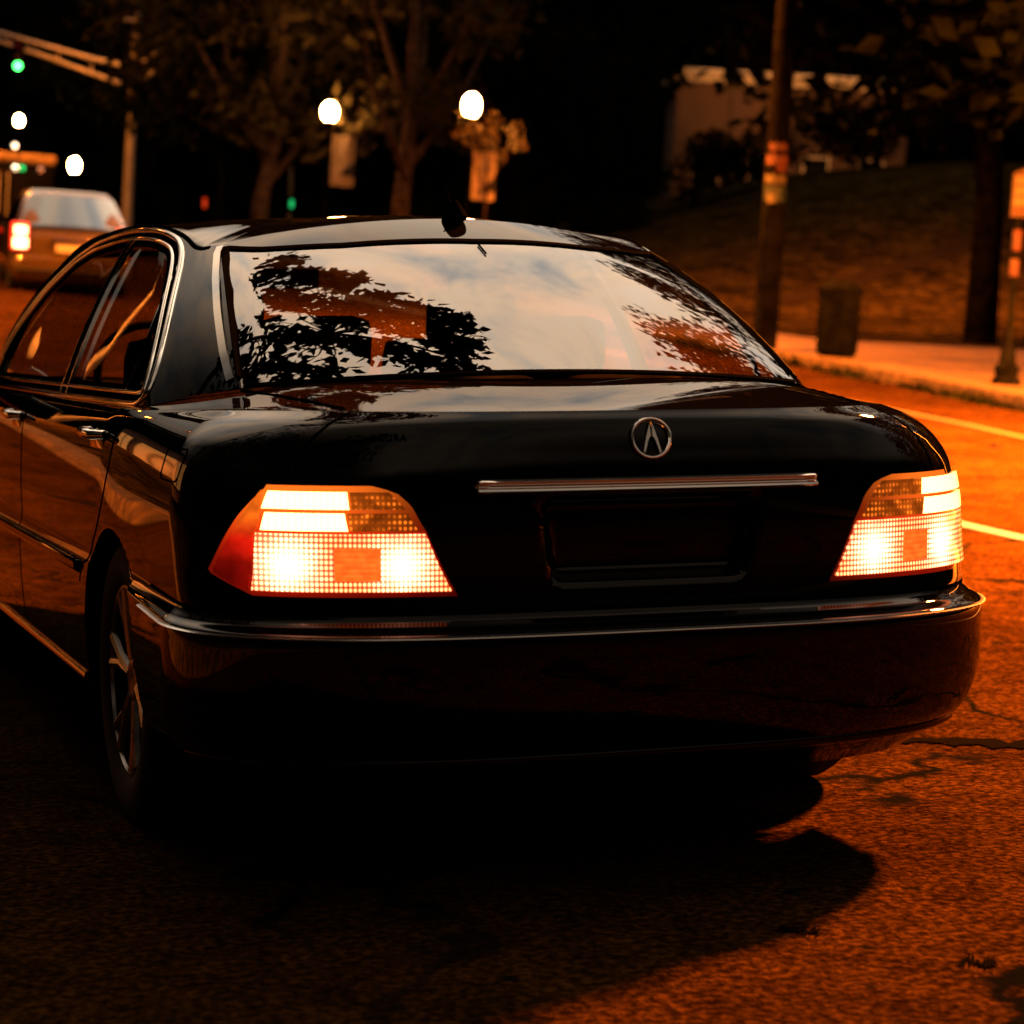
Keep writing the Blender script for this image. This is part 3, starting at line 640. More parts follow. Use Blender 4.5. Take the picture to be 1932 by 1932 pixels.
# ---- interior
it = MB(); it.box((0, 1.02, .955), (1.30, .62, .02)); it.box((0, 2.5, .42), (1.5, 2.6, .04)); it.box((-.80, 2.5, .70), (.03, 2.6, .5)); it.box((.80, 2.5, .70), (.03, 2.6, .5)); it.box((0, 3.62, .80), (1.45, .45, .32), bev=.1); it.build('cabin_lining', M['interior'], sedan)
def cushion(c, d, name, rx=0., parent=None, bev=.05):
    b_ = MB(); b_.box((0, 0, 0), d, bev=bev); o = b_.build(name, M['interior'], parent or sedan, angle=80); o.location = c; o.rotation_euler = (rx, 0, 0); return o
rs = cushion((0, 1.42, .72), (1.30, .16, .60), 'rear_seat', R(20)); cushion((0, 1.75, .52), (1.30, .55, .18), 'rear_seat')
for x_ in (-.315, .315):
    cushion((x_, 1.46, 1.085), (.28, .11, .155), 'headrest', R(8), bev=.045)
for x_ in (-.38, .38):
    cushion((x_, 2.42, .80), (.50, .15, .62), 'front_seat', R(14), bev=.06); cushion((x_, 2.75, .55), (.50, .50, .16), 'front_seat', 0, bev=.06); cushion((x_, 2.30, 1.16), (.27, .11, .17), 'headrest', R(8), bev=.045)
sw = MB(); sw.tube([(-.38 + .18 * math.cos(2 * math.pi * i / 32), 3.22 + .07 * math.sin(2 * math.pi * i / 32), .98 + .165 * math.sin(2 * math.pi * i / 32)) for i in range(33)], .014, 8, False); sw.build('steering_wheel', M['interior'], sedan)
sh = MB(); sh.box((-.02, 1.0, .99), (.20, .14, .06), bev=.025); sh.build('parcel_shelf_box', M['interior'], sedan)
mr = MB(); mr.box((0, 3.05, 1.29), (.24, .03, .065), bev=.012); mr.build('interior_mirror', M['plastic'], sedan)
for sd in (-1, 1):
    dm = MB(); dm.box((sd * .98, 3.42, 1.0), (.20, .10, .13), bev=.035); dm.box((sd * .87, 3.45, .965), (.06, .06, .04)); dm.build('door_mirror', M['paint'], sedan)
    hl = MB(); hl.box((sd * .60, 4.84, .62), (.42, .10, .14), bev=.04); hl.build('headlamp', mat('headlamp_glass', (.5, .5, .5), .1), sedan)
# ---- roof aerial, heated window line, washer mark
ax, ay = .0, 1.30; az = 1.398
an = MB(); an.lathe([(.0, -.002), (.020, .0), (.028, .006), (.030, .012), (.022, .028), (.012, .044), (.006, .052), (0, .054)], 24, Matrix.Scale(1.7, 3, (0, 1, 0)), (ax, 1.31, 1.394))
an.tube([(ax, 1.34, 1.43), (ax, 1.37, 1.475)], [.004, .002], 8); an.build('roof_aerial', M['trimblack'], sedan)
hw = MB(); g0 = G(.02, .775)
wa = [G(.01, v) + np.array([0, -.0, .004]) for v in (.74, .715, .69, .665)]
hw.tube([p * [0, 1, 1] for p in wa], .0025, 6); hw.build('aerial_cable', M['seam'], sedan)
# ================================================================== ground, road, pavement
def ground_mat(name, base, scale, amt, bumps, rough=.9, spec=.25, cracks=False, speck=None):
    m = bpy.data.materials.new(name); m.use_nodes = True; t = m.node_tree; b = t.nodes['Principled BSDF']; b.inputs['Roughness'].default_value = rough; b.inputs['Specular IOR Level'].default_value = spec
    tc_ = N(t, 'ShaderNodeTexCoord'); co = tc_.outputs['Object']
    n1 = N(t, 'ShaderNodeTexNoise'); n1.inputs['Scale'].default_value = scale; n1.inputs['Detail'].default_value = 8; n1.inputs['Roughness'].default_value = .65; t.links.new(co, n1.inputs[0])
    lo_ = tuple(c * (1 - amt) for c in base); hi_ = tuple(c * (1 + amt) for c in base)
    col = RAMP(t, n1.outputs[0], [(.32, lo_), (.5, base), (.70, hi_)])
    hgt = n1.outputs[0]
    if speck:
        v = N(t, 'ShaderNodeTexVoronoi'); v.inputs['Scale'].default_value = speck; t.links.new(co, v.inputs[0])
        wn = N(t, 'ShaderNodeTexNoise'); wn.inputs['Scale'].default_value = speck * .6; wn.inputs['Detail'].default_value = 3; t.links.new(co, wn.inputs[0])
        col = MIX(t, 1., col, RAMP(t, wn.outputs[0], [(.36, (.40, .40, .40)), (.5, (.9, .9, .9)), (.66, (1.9, 1.8, 1.7))]), 'MULTIPLY')
        sp_ = MATH(t, 'MULTIPLY', SMOOTH(t, v.outputs['Distance'], .62, .1), .6); hgt = MATH(t, 'ADD', MATH(t, 'ADD', sp_, wn.outputs[0]), MATH(t, 'MULTIPLY', n1.outputs[0], .5))
    if cracks:
        n2 = N(t, 'ShaderNodeTexNoise'); n2.inputs['Scale'].default_value = .9; n2.inputs['Detail'].default_value = 5; t.links.new(co, n2.inputs[0])
        col = MIX(t, 1., col, RAMP(t, n2.outputs[0], [(.30, (.50, .50, .50)), (.45, (.95, .95, .95)), (.7, (1.25, 1.25, 1.25))]), 'MULTIPLY')
        n3 = N(t, 'ShaderNodeTexNoise'); n3.inputs['Scale'].default_value = 5.5; n3.inputs['Detail'].default_value = 3; t.links.new(co, n3.inputs[0])
        col = MIX(t, SMOOTH(t, n3.outputs[0], .66, .72), col, (.004, .004, .004))
        vc_ = N(t, 'ShaderNodeTexVoronoi', feature='DISTANCE_TO_EDGE'); vc_.inputs['Scale'].default_value = .42
        ad = N(t, 'ShaderNodeVectorMath', operation='ADD'); t.links.new(co, ad.inputs[0]); sc_ = N(t, 'ShaderNodeVectorMath', operation='SCALE'); t.links.new(n2.outputs['Color'], sc_.inputs[0]); sc_.inputs['Scale'].default_value = 1.6; t.links.new(sc_.outputs[0], ad.inputs[1]); t.links.new(ad.outputs[0], vc_.inputs[0])
        col = MIX(t, MATH(t, 'MULTIPLY', SMOOTH(t, vc_.outputs['Distance'], .016, .003), SMOOTH(t, n2.outputs[0], .42, .52)), col, (.003, .003, .003))
    t.links.new(col, b.inputs['Base Color'])
    bn = N(t, 'ShaderNodeBump'); bn.inputs['Strength'].default_value = bumps[0]; bn.inputs['Distance'].default_value = bumps[1]; t.links.new(hgt, bn.inputs['Height']); t.links.new(bn.outputs[0], b.inputs['Normal'])
    return m
M['asphalt'] = ground_mat('asphalt', (.023, .0100, .0020), 6, .5, (.8, .006), .9, .0, True, 80)
M['grass'] = ground_mat('grass', (.020, .0125, .003), 1.1, .75, (1., .06), 1., .0, False, 7)
M['concrete'] = ground_mat('concrete', (.075, .042, .013), 1.3, .35, (.5, .004), .85, .3, False, 30)
M['kerb'] = ground_mat('kerb_stone', (.05, .03, .010), 4, .5, (.6, .01), .9, .2, False, 18)
def linepaint(name, c):
    m = bpy.data.materials.new(name); m.use_nodes = True; t = m.node_tree; b = t.nodes['Principled BSDF']; b.inputs['Roughness'].default_value = .7
    tc_ = N(t, 'ShaderNodeTexCoord'); n1 = N(t, 'ShaderNodeTexNoise'); n1.inputs['Scale'].default_value = 18; n1.inputs['Detail'].default_value = 6; t.links.new(tc_.outputs['Object'], n1.inputs[0])
    t.links.new(RAMP(t, n1.outputs[0], [(.33, tuple(q * .35 for q in c)), (.46, c)]), b.inputs['Base Color']); return m
M['whiteline'] = linepaint('white_road_paint', (.075, .095, .20)); M['yellowline'] = linepaint('yellow_road_paint', (.060, .034, .004))
def struct(o): o['kind'] = 'structure'; return o
xs = np.unique(np.r_[np.linspace(-420, -40, 16), np.linspace(-40, 70, 74), np.linspace(70, 460, 18)]); ysg = np.unique(np.r_[np.linspace(-300, -30, 10), np.linspace(-30, 120, 90), np.linspace(120, 620, 20)])
X_, Y_ = np.meshgrid(xs, ysg, indexing='ij'); cxs = np.interp(Y_, CURB[:, 1], CURB[:, 0])
Z_ = H(np.clip(X_, -60, 90), np.clip(Y_, -30, 150)) - .06 + (.16 * sst(.6, 2.2, X_ - cxs)) + .16 * (1 - sst(-4.2, -3.2, X_))
struct(mesh('ground', np.stack([X_, Y_, Z_], -1).reshape(-1, 3), gridfaces(len(xs), len(ysg)), M['grass']))
cd_ = dens(CURB, 10); bd_ = dens(BACK, 10)
# road: from the kerb to the left edge
tl = np.linspace(0, 1, 40) ** 1.0
xl = np.full(len(cd_), -3.0); V = np.zeros((len(cd_), len(tl), 3))
for j, t_ in enumerate(tl):
    V[:, j, 0] = cd_[:, 0] * (1 - t_) + xl * t_; V[:, j, 1] = cd_[:, 1]
V[..., 2] = H(V[..., 0], V[..., 1])
struct(mesh('road', V.reshape(-1, 3), gridfaces(*V.shape[:2], flip=True), M['asphalt']))
def ribbon(name, P, w, up, m):
    P = np.asarray(P, float); T = unit(np.gradient(P, axis=0)); B = np.stack([-T[:, 1], T[:, 0]], -1); A = P + B * w / 2; C_ = P - B * w / 2
    V = np.stack([np.c_[A, H(A[:, 0], A[:, 1]) + up], np.c_[C_, H(C_[:, 0], C_[:, 1]) + up]], 1)
    return struct(mesh(name, V.reshape(-1, 3), [f[::-1] for f in gridfaces(len(P), 2)], m))
ribbon('lane_line', dens(np.array([(3.9, -2), (4.92, 6.5), (5.01, 7.3), (5.5, 11.5), (6.4, 20)]), 12), .11, .004, M['whiteline'])
ribbon('centre_line', dens(np.array([(6.6, -2), (7.9, 6), (9.16, 13.26), (9.51, 14.84), (9.75, 16.47), (10.0, 19), (10.3, 26), (10.5, 60)]), 10), .14, .004, M['yellowline'])
# pavement slab with a real kerb step
sw_ = np.linspace(0, 1, 10); V = np.zeros((len(cd_), 14, 3)); 
for j, t_ in enumerate(sw_):
    V[:, j + 3, :2] = cd_ * (1 - t_) + bd_ * t_
Tn = unit(np.gradient(cd_, axis=0)); Bn = np.stack([Tn[:, 1], -Tn[:, 0]], -1)
V[:, 0, :2] = cd_; V[:, 1, :2] = cd_ + Bn * .012; V[:, 2, :2] = cd_ + Bn * .03; V[:, 3, :2] = cd_ + Bn * .16; V[:, 13, :2] = bd_ + Bn * .01
V[..., 2] = H(V[..., 0], V[..., 1]); V[:, 0, 2] -= .02; V[:, 1, 2] += .12; V[:, 2:13, 2] += .15; V[:, 13, 2] += .0
struct(mesh('pavement', V.reshape(-1, 3), gridfaces(V.shape[0], 14), M['concrete'], angle=40))
kv_ = V[:, :4].copy(); kv_[:, :, 2] += .004; kv_[:, 0, :2] -= Bn * .004; kv_[:, 1, :2] -= Bn * .004
struct(mesh('kerb', kv_.reshape(-1, 3), gridfaces(kv_.shape[0], 4), M['kerb'], angle=40))
# left kerb and verge
lk = np.stack([np.full(60, -3.0), np.linspace(-22, 130, 60)], -1); V = np.zeros((60, 4, 3))
for j, (dx, dz) in enumerate(((0, -.02), (-.012, .12), (-.03, .15), (-.35, .15))): V[:, j, 0] = lk[:, 0] + dx; V[:, j, 1] = lk[:, 1]; V[:, j, 2] = H(V[:, j, 0], V[:, j, 1]) + dz
struct(mesh('kerb', V.reshape(-1, 3), [f[::-1] for f in gridfaces(60, 4)], M['kerb'], angle=40))
# footpath climbing the lawn
pp = dens(np.array([(19.5, 39.2), (21.7, 41.1), (24.5, 43.1), (27.3, 45.1), (34, 50)]), 6)
ribbon('footpath', pp, .7, .13, ground_mat('path_gravel', (.016, .010, .004), 3, .4, (.6, .01), 1., 0.))
# tar seams and patches in the asphalt
M['tar'] = mat('tar', (.003, .0025, .002), .9, spec=0)
rnt = random.Random(5)
for (x0, y0, x1, y1, w0) in ((1.02, 1.62, 1.85, 1.05, .05), (1.12, 1.50, 1.60, 1.22, .03), (.95, -.10, 1.25, -.16, .02), (.30, -.62, .36, -.66, .03), (.62, -1.05, .86, -1.16, .035), (2.6, 4.5, 4.4, 9.5, .03), (6.0, 10, 8.6, 9.4, .04), (-2.1, .6, -1.35, .1, .03), (.10, -.30, .17, -.36, .02)):
    n_ = 26; V = []
    for i in range(n_ + 1):
        t_ = i / n_; jx = rnt.gauss(0, .014); w_ = w0 * (.25 + abs(rnt.gauss(.5, .35))) * min(1, 6 * t_ + .1, 6 * (1 - t_) + .1); dx, dy = x1 - x0, y1 - y0; l_ = math.hypot(dx, dy); px_, py_ = -dy / l_, dx / l_; cx_, cy_ = x0 + dx * t_ + px_ * jx, y0 + dy * t_ + py_ * jx
        for sg_ in (-1, 1): V.append((cx_ + px_ * w_ * sg_, cy_ + py_ * w_ * sg_, Hf(cx_, cy_) + .004))
    struct(mesh('tar_seam', V, [(2 * i, 2 * i + 1, 2 * i + 3, 2 * i + 2) for i in range(n_)], M['tar'], None, False))
# ================================================================== leaves and debris in the gutter
rnd = random.Random(4)
def leafquads(mb, c, rad, n, size, rnd, squash=1., droop=0.):
    for _ in range(n):
        while True:
            p = Vector((rnd.uniform(-1, 1), rnd.uniform(-1, 1), rnd.uniform(-1, 1)))
            if .15 < p.length < 1: break
        p = Vector(c) + Vector((p.x * rad, p.y * rad, p.z * rad * squash))
        a = Vector((rnd.gauss(0, 1), rnd.gauss(0, 1), rnd.gauss(0, .6) - droop)).normalized(); b = a.orthogonal().normalized(); b = (Matrix.Rotation(rnd.uniform(0, 6.28), 3, a) @ b)
        s = size * rnd.uniform(.7, 1.3); w_ = s * rnd.uniform(.22, .34); nn = a.cross(b) * s * .07
        mb.v += [tuple(p), tuple(p + a * s * .45 + b * w_ + nn), tuple(p + a * s), tuple(p + a * s * .45 - b * w_ + nn)]; k = len(mb.v); mb.f += [(k - 4, k - 3, k - 2), (k - 4, k - 2, k - 1)]
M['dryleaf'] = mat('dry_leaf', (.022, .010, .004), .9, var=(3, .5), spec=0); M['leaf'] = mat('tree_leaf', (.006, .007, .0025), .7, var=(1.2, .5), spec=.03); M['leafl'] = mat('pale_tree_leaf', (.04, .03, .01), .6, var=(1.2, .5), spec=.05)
lm = MB()
for i in range(420):
    x = rnd.uniform(-3., -.9) if i % 4 else rnd.uniform(-2.9, -1.2); y = rnd.uniform(-2.2, 9); s = rnd.uniform(.007, .022); th = rnd.uniform(0, 6.28); a = Vector((math.cos(th), math.sin(th), rnd.uniform(-.2, .5))).normalized(); b = Vector((-math.sin(th), math.cos(th), rnd.uniform(-.2, .3))).normalized()
    p = Vector((x, y, Hf(x, y) + .004)); lm.add([p, p + a * s * .5 + b * s * .35 + Vector((0, 0, .006)), p + a * s, p + a * s * .5 - b * s * .35 + Vector((0, 0, .004))], [(0, 1, 2, 3)])
for i in range(60):
    x = rnd.uniform(-1.2, 3.5); y = rnd.uniform(-2.2, .0); s = rnd.uniform(.008, .022); th = rnd.uniform(0, 6.28); a = Vector((math.cos(th), math.sin(th), .2)); b = Vector((-math.sin(th), math.cos(th), .1)); p = Vector((x, y, Hf(x, y) + .004)); lm.add([p, p + a * s * .5 + b * s * .35, p + a * s, p + a * s * .5 - b * s * .35], [(0, 1, 2, 3)])
tag(lm.build('leaf_litter', M['dryleaf'], None, False, None), 'scattered dry leaves and grit lying on the asphalt beside the saloon', 'leaf litter', kind='stuff')
# weeds and leaves along the far kerb
km = MB()
for i in range(1500):
    t_ = rnd.uniform(2.0, 7.5); x = np.interp(t_, range(11), CURB[:, 0]); y = np.interp(t_, range(11), CURB[:, 1]); dens_ = .5 + .5 * math.sin(y * 2.3) * math.sin(y * .9 + 1)
    if rnd.random() > .35 + .65 * dens_: continue
    x -= abs(rnd.gauss(0, .10)); h = rnd.uniform(.03, .13) * (.4 + dens_); a = rnd.uniform(0, 6.28); w_ = .03; p = Vector((x, y, Hf(x, y)))
    km.add([p + Vector((math.cos(a) * w_, math.sin(a) * w_, 0)), p - Vector((math.cos(a) * w_, math.sin(a) * w_, 0)), p + Vector((rnd.gauss(0, .04), rnd.gauss(0, .04), h))], [(0, 1, 2)])
tag(km.build('kerb_weeds', M['leaf'], None, False, None), 'dark weeds and leaf litter gathered along the far kerb', 'weeds', kind='stuff')
# ================================================================== trees
def tree_mesh(seed, h, cr, base, n, size, trunk_r=.22, forks=5):
    rn = random.Random(seed); tb = MB(); pts = [(0, 0, -.3), (rn.uniform(-.1, .1), rn.uniform(-.1, .1), base * .5), (rn.uniform(-.3, .3), rn.uniform(-.3, .3), base), (rn.uniform(-.5, .5), rn.uniform(-.5, .5), h * .75)]
    tb.tube(pts, [trunk_r * 1.25, trunk_r, trunk_r * .85, trunk_r * .25], 10)
    cl = []
    for i in range(forks):
        th = 2 * math.pi * (i + rn.uniform(-.3, .3)) / forks; b0 = Vector(pts[2]) * 1.0; b0.z = base * rn.uniform(.62, 1.3); e = Vector((math.cos(th) * cr * rn.uniform(.5, .9), math.sin(th) * cr * rn.uniform(.5, .9), base + (h - base) * rn.uniform(.25, .8))); mid = (b0 + e) / 2 + Vector((rn.uniform(-.4, .4), rn.uniform(-.4, .4), -.3))
        tb.tube([b0, mid, e], [trunk_r * .5, trunk_r * .32, trunk_r * .08], 7); cl.append(e)
    lb = MB(); nb = 26
    for i in range(nb):
        th = rn.uniform(0, 6.28); zz = rn.random(); rr = cr * math.sqrt(rn.random()) * (1 - .55 * abs(zz * 2 - .9) ** 1.5); c_ = Vector((rr * math.cos(th), rr * math.sin(th), base * .95 + (h - base) * zz)); leafquads(lb, c_, cr * rn.uniform(.22, .42), n // nb, size, rn, .7, .3)
    return tb, lb
protos = []
for sd_, (h, cr, base, n_, sz) in enumerate([(13, 4.6, 3.6, 5200, .34), (16, 5.4, 4.4, 6200, .38), (11, 4.2, 2.8, 4600, .30), (15, 5.0, 3.4, 5600, .36)]):
    tb, lb = tree_mesh(10 + sd_, h, cr, base, n_, sz); protos.append((tb, lb))
pdat = {}
def add_tree(x, y, k, sc, yaw, label, group, bark='barkd', leaf='leaf', name='tree'):
    r_ = thing(name, label, 'tree', (x, y, Hf(x, y)), lean(yaw), group); r_.scale = (sc, sc, sc)
    for j, (nm, mm) in enumerate((('trunk', bark), ('crown', leaf))):
        key = (k, j, mm)
        if key not in pdat: o = protos[k][j].build(nm, M[mm], r_, j == 0, None); pdat[key] = o
        else: o = pdat[key].copy(); COL.objects.link(o); o.name = nm; o.parent = r_
    return r_
TREES = [
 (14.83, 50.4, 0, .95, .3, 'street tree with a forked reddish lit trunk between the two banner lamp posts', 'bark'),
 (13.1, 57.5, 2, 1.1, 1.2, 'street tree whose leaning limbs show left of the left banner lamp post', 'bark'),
 (19.4, 31.0, 1, 1.12, 2.0, 'thick dark trunk standing on the lawn edge at the far right beside the sign', 'barkd'),
 (15.6, 64, 3, 1.0, 3.1, 'dark street tree right behind the green pedestrian signal', 'barkd'),
 (15.8, 74, 1, 1.0, 4.1, 'dark tree standing nearest to the traffic signal mast', 'barkd'),
 (16.5, 92, 0, 1.2, 5.0, 'far dark tree in the row beyond the traffic signal mast', 'barkd'),
 (20.5, 58, 3, 1.0, .9, 'dark tree at the top of the lawn behind the right banner lamp post', 'barkd'),
 (23.0, 62, 1, 1.0, 1.9, 'broad dark tree on the crest of the lawn above the car roof', 'barkd'),
 (26.0, 70, 1, 1.1, 2.7, 'tall dark tree behind the lawn crest left of the lit building', 'barkd'),
 (34.5, 92, 3, 1.2, 3.3, 'dark tree rising behind the lit building', 'barkd'),
 (37.5, 64.5, 2, .40, .4, 'low bushy tree in front of the right half of the lit building', 'barkd'),
 (42.0, 62, 2, .66, 1.4, 'rounded dark tree right of the lit building', 'barkd'),
 (37.0, 48, 3, 1.0, 2.4, 'dark tree with orange touched leaves at the upper right edge', 'barkd'),
 (44.0, 66, 1, 1.0, 3.4, 'large dark tree behind the rounded one at the far right', 'barkd'),
 (29.5, 84, 0, 1.25, 4.4, 'dark tree filling the gap left of the building behind the crest tree', 'barkd'),
 (20, 108, 1, 1.3, 5.4, 'distant dark tree above the street beyond the lamp posts', 'barkd'),
 (-6, 118, 1, 1.4, .2, 'distant dark tree closing the left end of the street', 'barkd'),
 (5.5, 140, 3, 1.5, 1.1, 'distant dark tree in the centre of the street end', 'barkd'),
 (17.2, 12.8, 1, 1.28, 2.2, 'street tree on the near right pavement shading the far side of the car', 'barkd'),
 (17.6, 22.5, 1, 1.05, 2.9, 'street tree whose crown hangs over the sign post', 'barkd'),
 (21.5, 12.0, 3, 1.3, 3.9, 'second row street tree behind the near right pavement', 'barkd'),
 (19.2, 5.2, 0, 1.25, 1.3, 'second row tree on the right level with the saloon', 'barkd'),
 (15.0, 3.5, 1, .95, .7, 'street tree on the right pavement level with the rear of the car', 'barkd'),
 (-10.5, 6.0, 1, 1.05, 4.9, 'big street tree on the left verge leaning over the bonnet', 'barkd'),
 (-8.5, -4, 0, 1.1, 3.8, 'street tree on the left verge behind the car', 'barkd'),
]
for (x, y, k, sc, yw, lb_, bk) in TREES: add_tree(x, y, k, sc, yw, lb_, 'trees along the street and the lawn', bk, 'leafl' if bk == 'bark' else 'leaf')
# hedge on the crest
def bush(x, y, w_, h_, n_, label, seed, sz=.22):
    rn = random.Random(seed); r_ = thing('shrub', label, 'shrub', (x, y, Hf(x, y)), lean()); b = MB()
    for i in range(14): c_ = Vector((rn.uniform(-w_, w_) * .8, rn.uniform(-.8, .8), h_ * rn.uniform(.15, .75))); leafquads(b, c_, h_ * .36, n_ // 14, sz, rn, .8)
    b.build('foliage', M['leaf'], r_, False, None); t_ = MB(); t_.tube([(0, 0, -.2), (.05, 0, h_ * .6)], [.09, .03], 8); t_.build('stem', M['barkd'], r_)
bush(26.5, 59, 3.2, 2.4, 3200, 'wide dark shrub on the lawn crest below the lit building', 3); bush(33.5, 60.5, 3.6, 2.6, 3400, 'dark shrub on the crest right of the utility pole', 4); bush(40, 55, 4.2, 2.6, 3400, 'dark shrub at the right end of the lawn crest', 5)
bush(21.3, 56.5, 2.6, 1.8, 2400, 'low dark shrub at the left end of the lawn crest', 6)
# far wood, one mass that nobody could count
wb = MB(); rn = random.Random(77)
for i in range(16000):
    a = rn.uniform(-32, 62); d_ = rn.uniform(128, 150); x = CAMP[0] + d_ * math.sin(R(a)); y = CAMP[1] + d_ * math.cos(R(a)); gz = float(H(min(max(x, -60), 90), min(y, 150))); z_ = gz + rn.uniform(-2, 30 + 4 * math.sin(a * .5)); s = rn.uniform(1.0, 2.2)
    u1 = Vector((rn.gauss(0, 1), rn.gauss(0, .5), rn.gauss(0, 1))).normalized(); u2 = u1.orthogonal().normalized(); p = Vector((x, y, z_)); wb.add([p - u1 * s, p + u2 * s, p + u1 * s, p - u2 * s], [(0, 1, 2, 3)])
tag(wb.build('distant_wood', M['leaf'], None, False, None), 'dark far-off wood closing off the view behind the street', 'wood', kind='stuff')
# ---- leafy branch hanging over the bonnet, seen mirrored in the rear window
BR = [(-0.47, 3.68, 3.94), (-0.32, 4.05, 4.28), (-0.2, 4.07, 4.02), (-0.27, 3.53, 4.11), (-0.13, 3.79, 4.52), (-0.48, 3.53, 4.41), (-0.46, 3.19, 4.34), (-0.37, 3.34, 4.8), (-0.07, 3.59, 4.47), (-0.05, 3.26, 4.39), (0.05, 3.24, 4.17), (-0.1, 3.1, 4.75), (0.05, 2.92, 4.59), (0.16, 2.87, 4.39), (0.23, 2.79, 4.91), (0.37, 2.76, 4.69), (0.41, 2.45, 4.56), (0.54, 2.81, 4.94), (0.6, 2.4, 4.82), (0.73, 2.39, 4.59), (0.65, 1.97, 4.47), (0.55, 2.07, 4.97), (0.42, 2.19, 4.75), (0.26, 2.31, 4.54), (0.15, 2.55, 4.98), (0.01, 2.7, 4.74), (-0.17, 2.67, 4.54), (-0.29, 3.04, 4.92), (-0.77, 3.16, 4.62), (-0.88, 2.71, 4.55), (-0.98, 2.19, 4.45), (-0.9, 2.18, 4.96), (-0.64, 1.98, 4.81), (-0.33, 2.22, 4.58), (-0.17, 2.25, 5.06), (0.0, 2.12, 4.87), (0.15, 1.84, 4.69), (0.48, 1.81, 5.15), (0.63, 1.69, 4.93), (-0.49, 2.46, 4.66), (-0.67, 2.48, 4.42), (-1.31, 3.22, 4.55), (-1.24, 2.39, 4.63), (-1.28, 2.55, 4.35)]
tr_root = bpy.data.objects.new('tree', None)
t_ = thing('overhanging_tree', 'young leafy tree on the left verge whose branches hang over the car', 'tree', (-4.2, 5.2, Hf(-4.2, 5.2)))
bpy.data.objects.remove(tr_root)
tk = MB(); o0 = Vector((-4.2, 5.2, Hf(-4.2, 5.2))); tk.tube([Vector((0, 0, -.2)), Vector((.15, -.05, 2.2)), Vector((.9, -.5, 4.4)), Vector((2.2, -1.4, 5.1)), Vector((3.8, -2.4, 5.25)), Vector((4.9, -3.3, 5.2))], [.12, .10, .07, .05, .03, .012], 8)
rn = random.Random(9); lf_ = MB()
spine = [Vector((-3.3, 4.7, 4.5)), Vector((-2.0, 3.8, 5.1)), Vector((-.4, 2.8, 5.25)), Vector((.7, 1.9, 5.2))]
for i, p in enumerate(BR):
    p = Vector(p); a = min(spine, key=lambda q: (q - p).length); mid = (a + p) / 2 + Vector((rn.uniform(-.1, .1), rn.uniform(-.1, .1), .08)); tk.tube([a - o0, mid - o0, p - o0], [.014, .009, .003], 5)
    # leaves in pairs along the twig end
    dirv = (p - mid).normalized()
    for j in range(78):
        q = p + Vector((rn.gauss(0, .075), rn.gauss(0, .075), rn.gauss(0, .075))); leafquads(lf_, q - o0, .02, 1, .14, rn, 1., .4)
tk.build('trunk', M['barkd'], t_); lf_.build('crown', M['leaf'], t_, False, None)
# ================================================================== lamps
def cobra(x, y, hx, hy, hz, P_, label, size=.45, pole=True, tilt=0., spread=128):
    """tall road lamp: pole beside the road, bracket arm, flat head and its sodium light"""
    r_ = thing('street_lamp', label, 'street lamp', (x, y, Hf(x, y)), (0, 0, 0), 'tall road lamps'); o0 = Vector((x, y, Hf(x, y)))
    hd = Vector((hx, hy, hz)) - o0; p_ = MB()
    if pole:
        p_.tube([(0, 0, -.2), (0, 0, 1.), (0, 0, hz - o0.z - 1.2)], [.13, .11, .08], 14); p_.build('pole', M['steel'], r_)
    a_ = MB(); st = Vector((0, 0, hz - o0.z - 1.3)); a_.tube([st, st + (hd - st) * .35 + Vector((0, 0, .8)), hd - (hd - st).normalized() * .3 + Vector((0, 0, .12))], [.05, .045, .035], 10); a_.build('arm', M['steel'], r_)
    h_ = MB(); ang = math.atan2(hd.y, hd.x); h_.box(hd + Vector((0, 0, .10)), (.75, .34, .16), Matrix.Rotation(ang, 3, 'Z'), .05); h_.build('lamp_head', M['steel'], r_)
    ln = MB(); ln.lathe([(0, -.06), (.10, -.05), (.15, -.02), (.16, .01)], 20, None, hd + Vector((0, 0, .0))); ln.build('lamp_lens', mat('sodium_lens', (1, .6, .2), .3, emis=LAMPCOL, es=200), r_)
    l = bpy.data.lights.new('sodium_light', 'AREA'); l.shape = 'DISK'; l.size = size * .75; l.energy = P_; l.spread = R(spread); l.color = LAMPCOL; lo = bpy.data.objects.new('sodium_light', l); COL.objects.link(lo); lo.parent = r_; lo.location = hd + Vector((0, 0, -.10)); lo.rotation_euler = (R(tilt), 0, 0)
    return r_
cobra(14.2, 8.6, 11.0, 8.0, 9.5, 80000, 'tall road lamp on the right kerb lighting the lane beside the car', tilt=6, size=1.7, spread=140)
cobra(-4.0, 47.0, 1.5, 47.0, 11.6, 6500, 'unseen tall road lamp added on the left kerb to light the box truck')  # added out of view to brighten the truck's roof band and the road
cobra(-4.6, 27.5, -2.8, 27.3, 8.8, 7000, 'tall road lamp on the left kerb ahead of the car')
cobra(12.71, 25.68, 9.6, 27.0, 8.8, 9000, 'unseen road lamp arm added high on the utility pole to light the pavement', pole=False, spread=138)  # added above the view to brighten the road and pavement
cobra(24.5, 30.5, 22.5, 35.0, 11.0, 7000, 'unseen tall lamp added on the lawn beyond the sign post to light the bank', spread=150)  # added out of view to brighten the grass bank
cobra(13.6, 79.5, 11.0, 76.5, 14.6, 1100, 'unseen road lamp arm added on top of the traffic signal mast to light it', pole=False)  # added above the view to brighten the mast
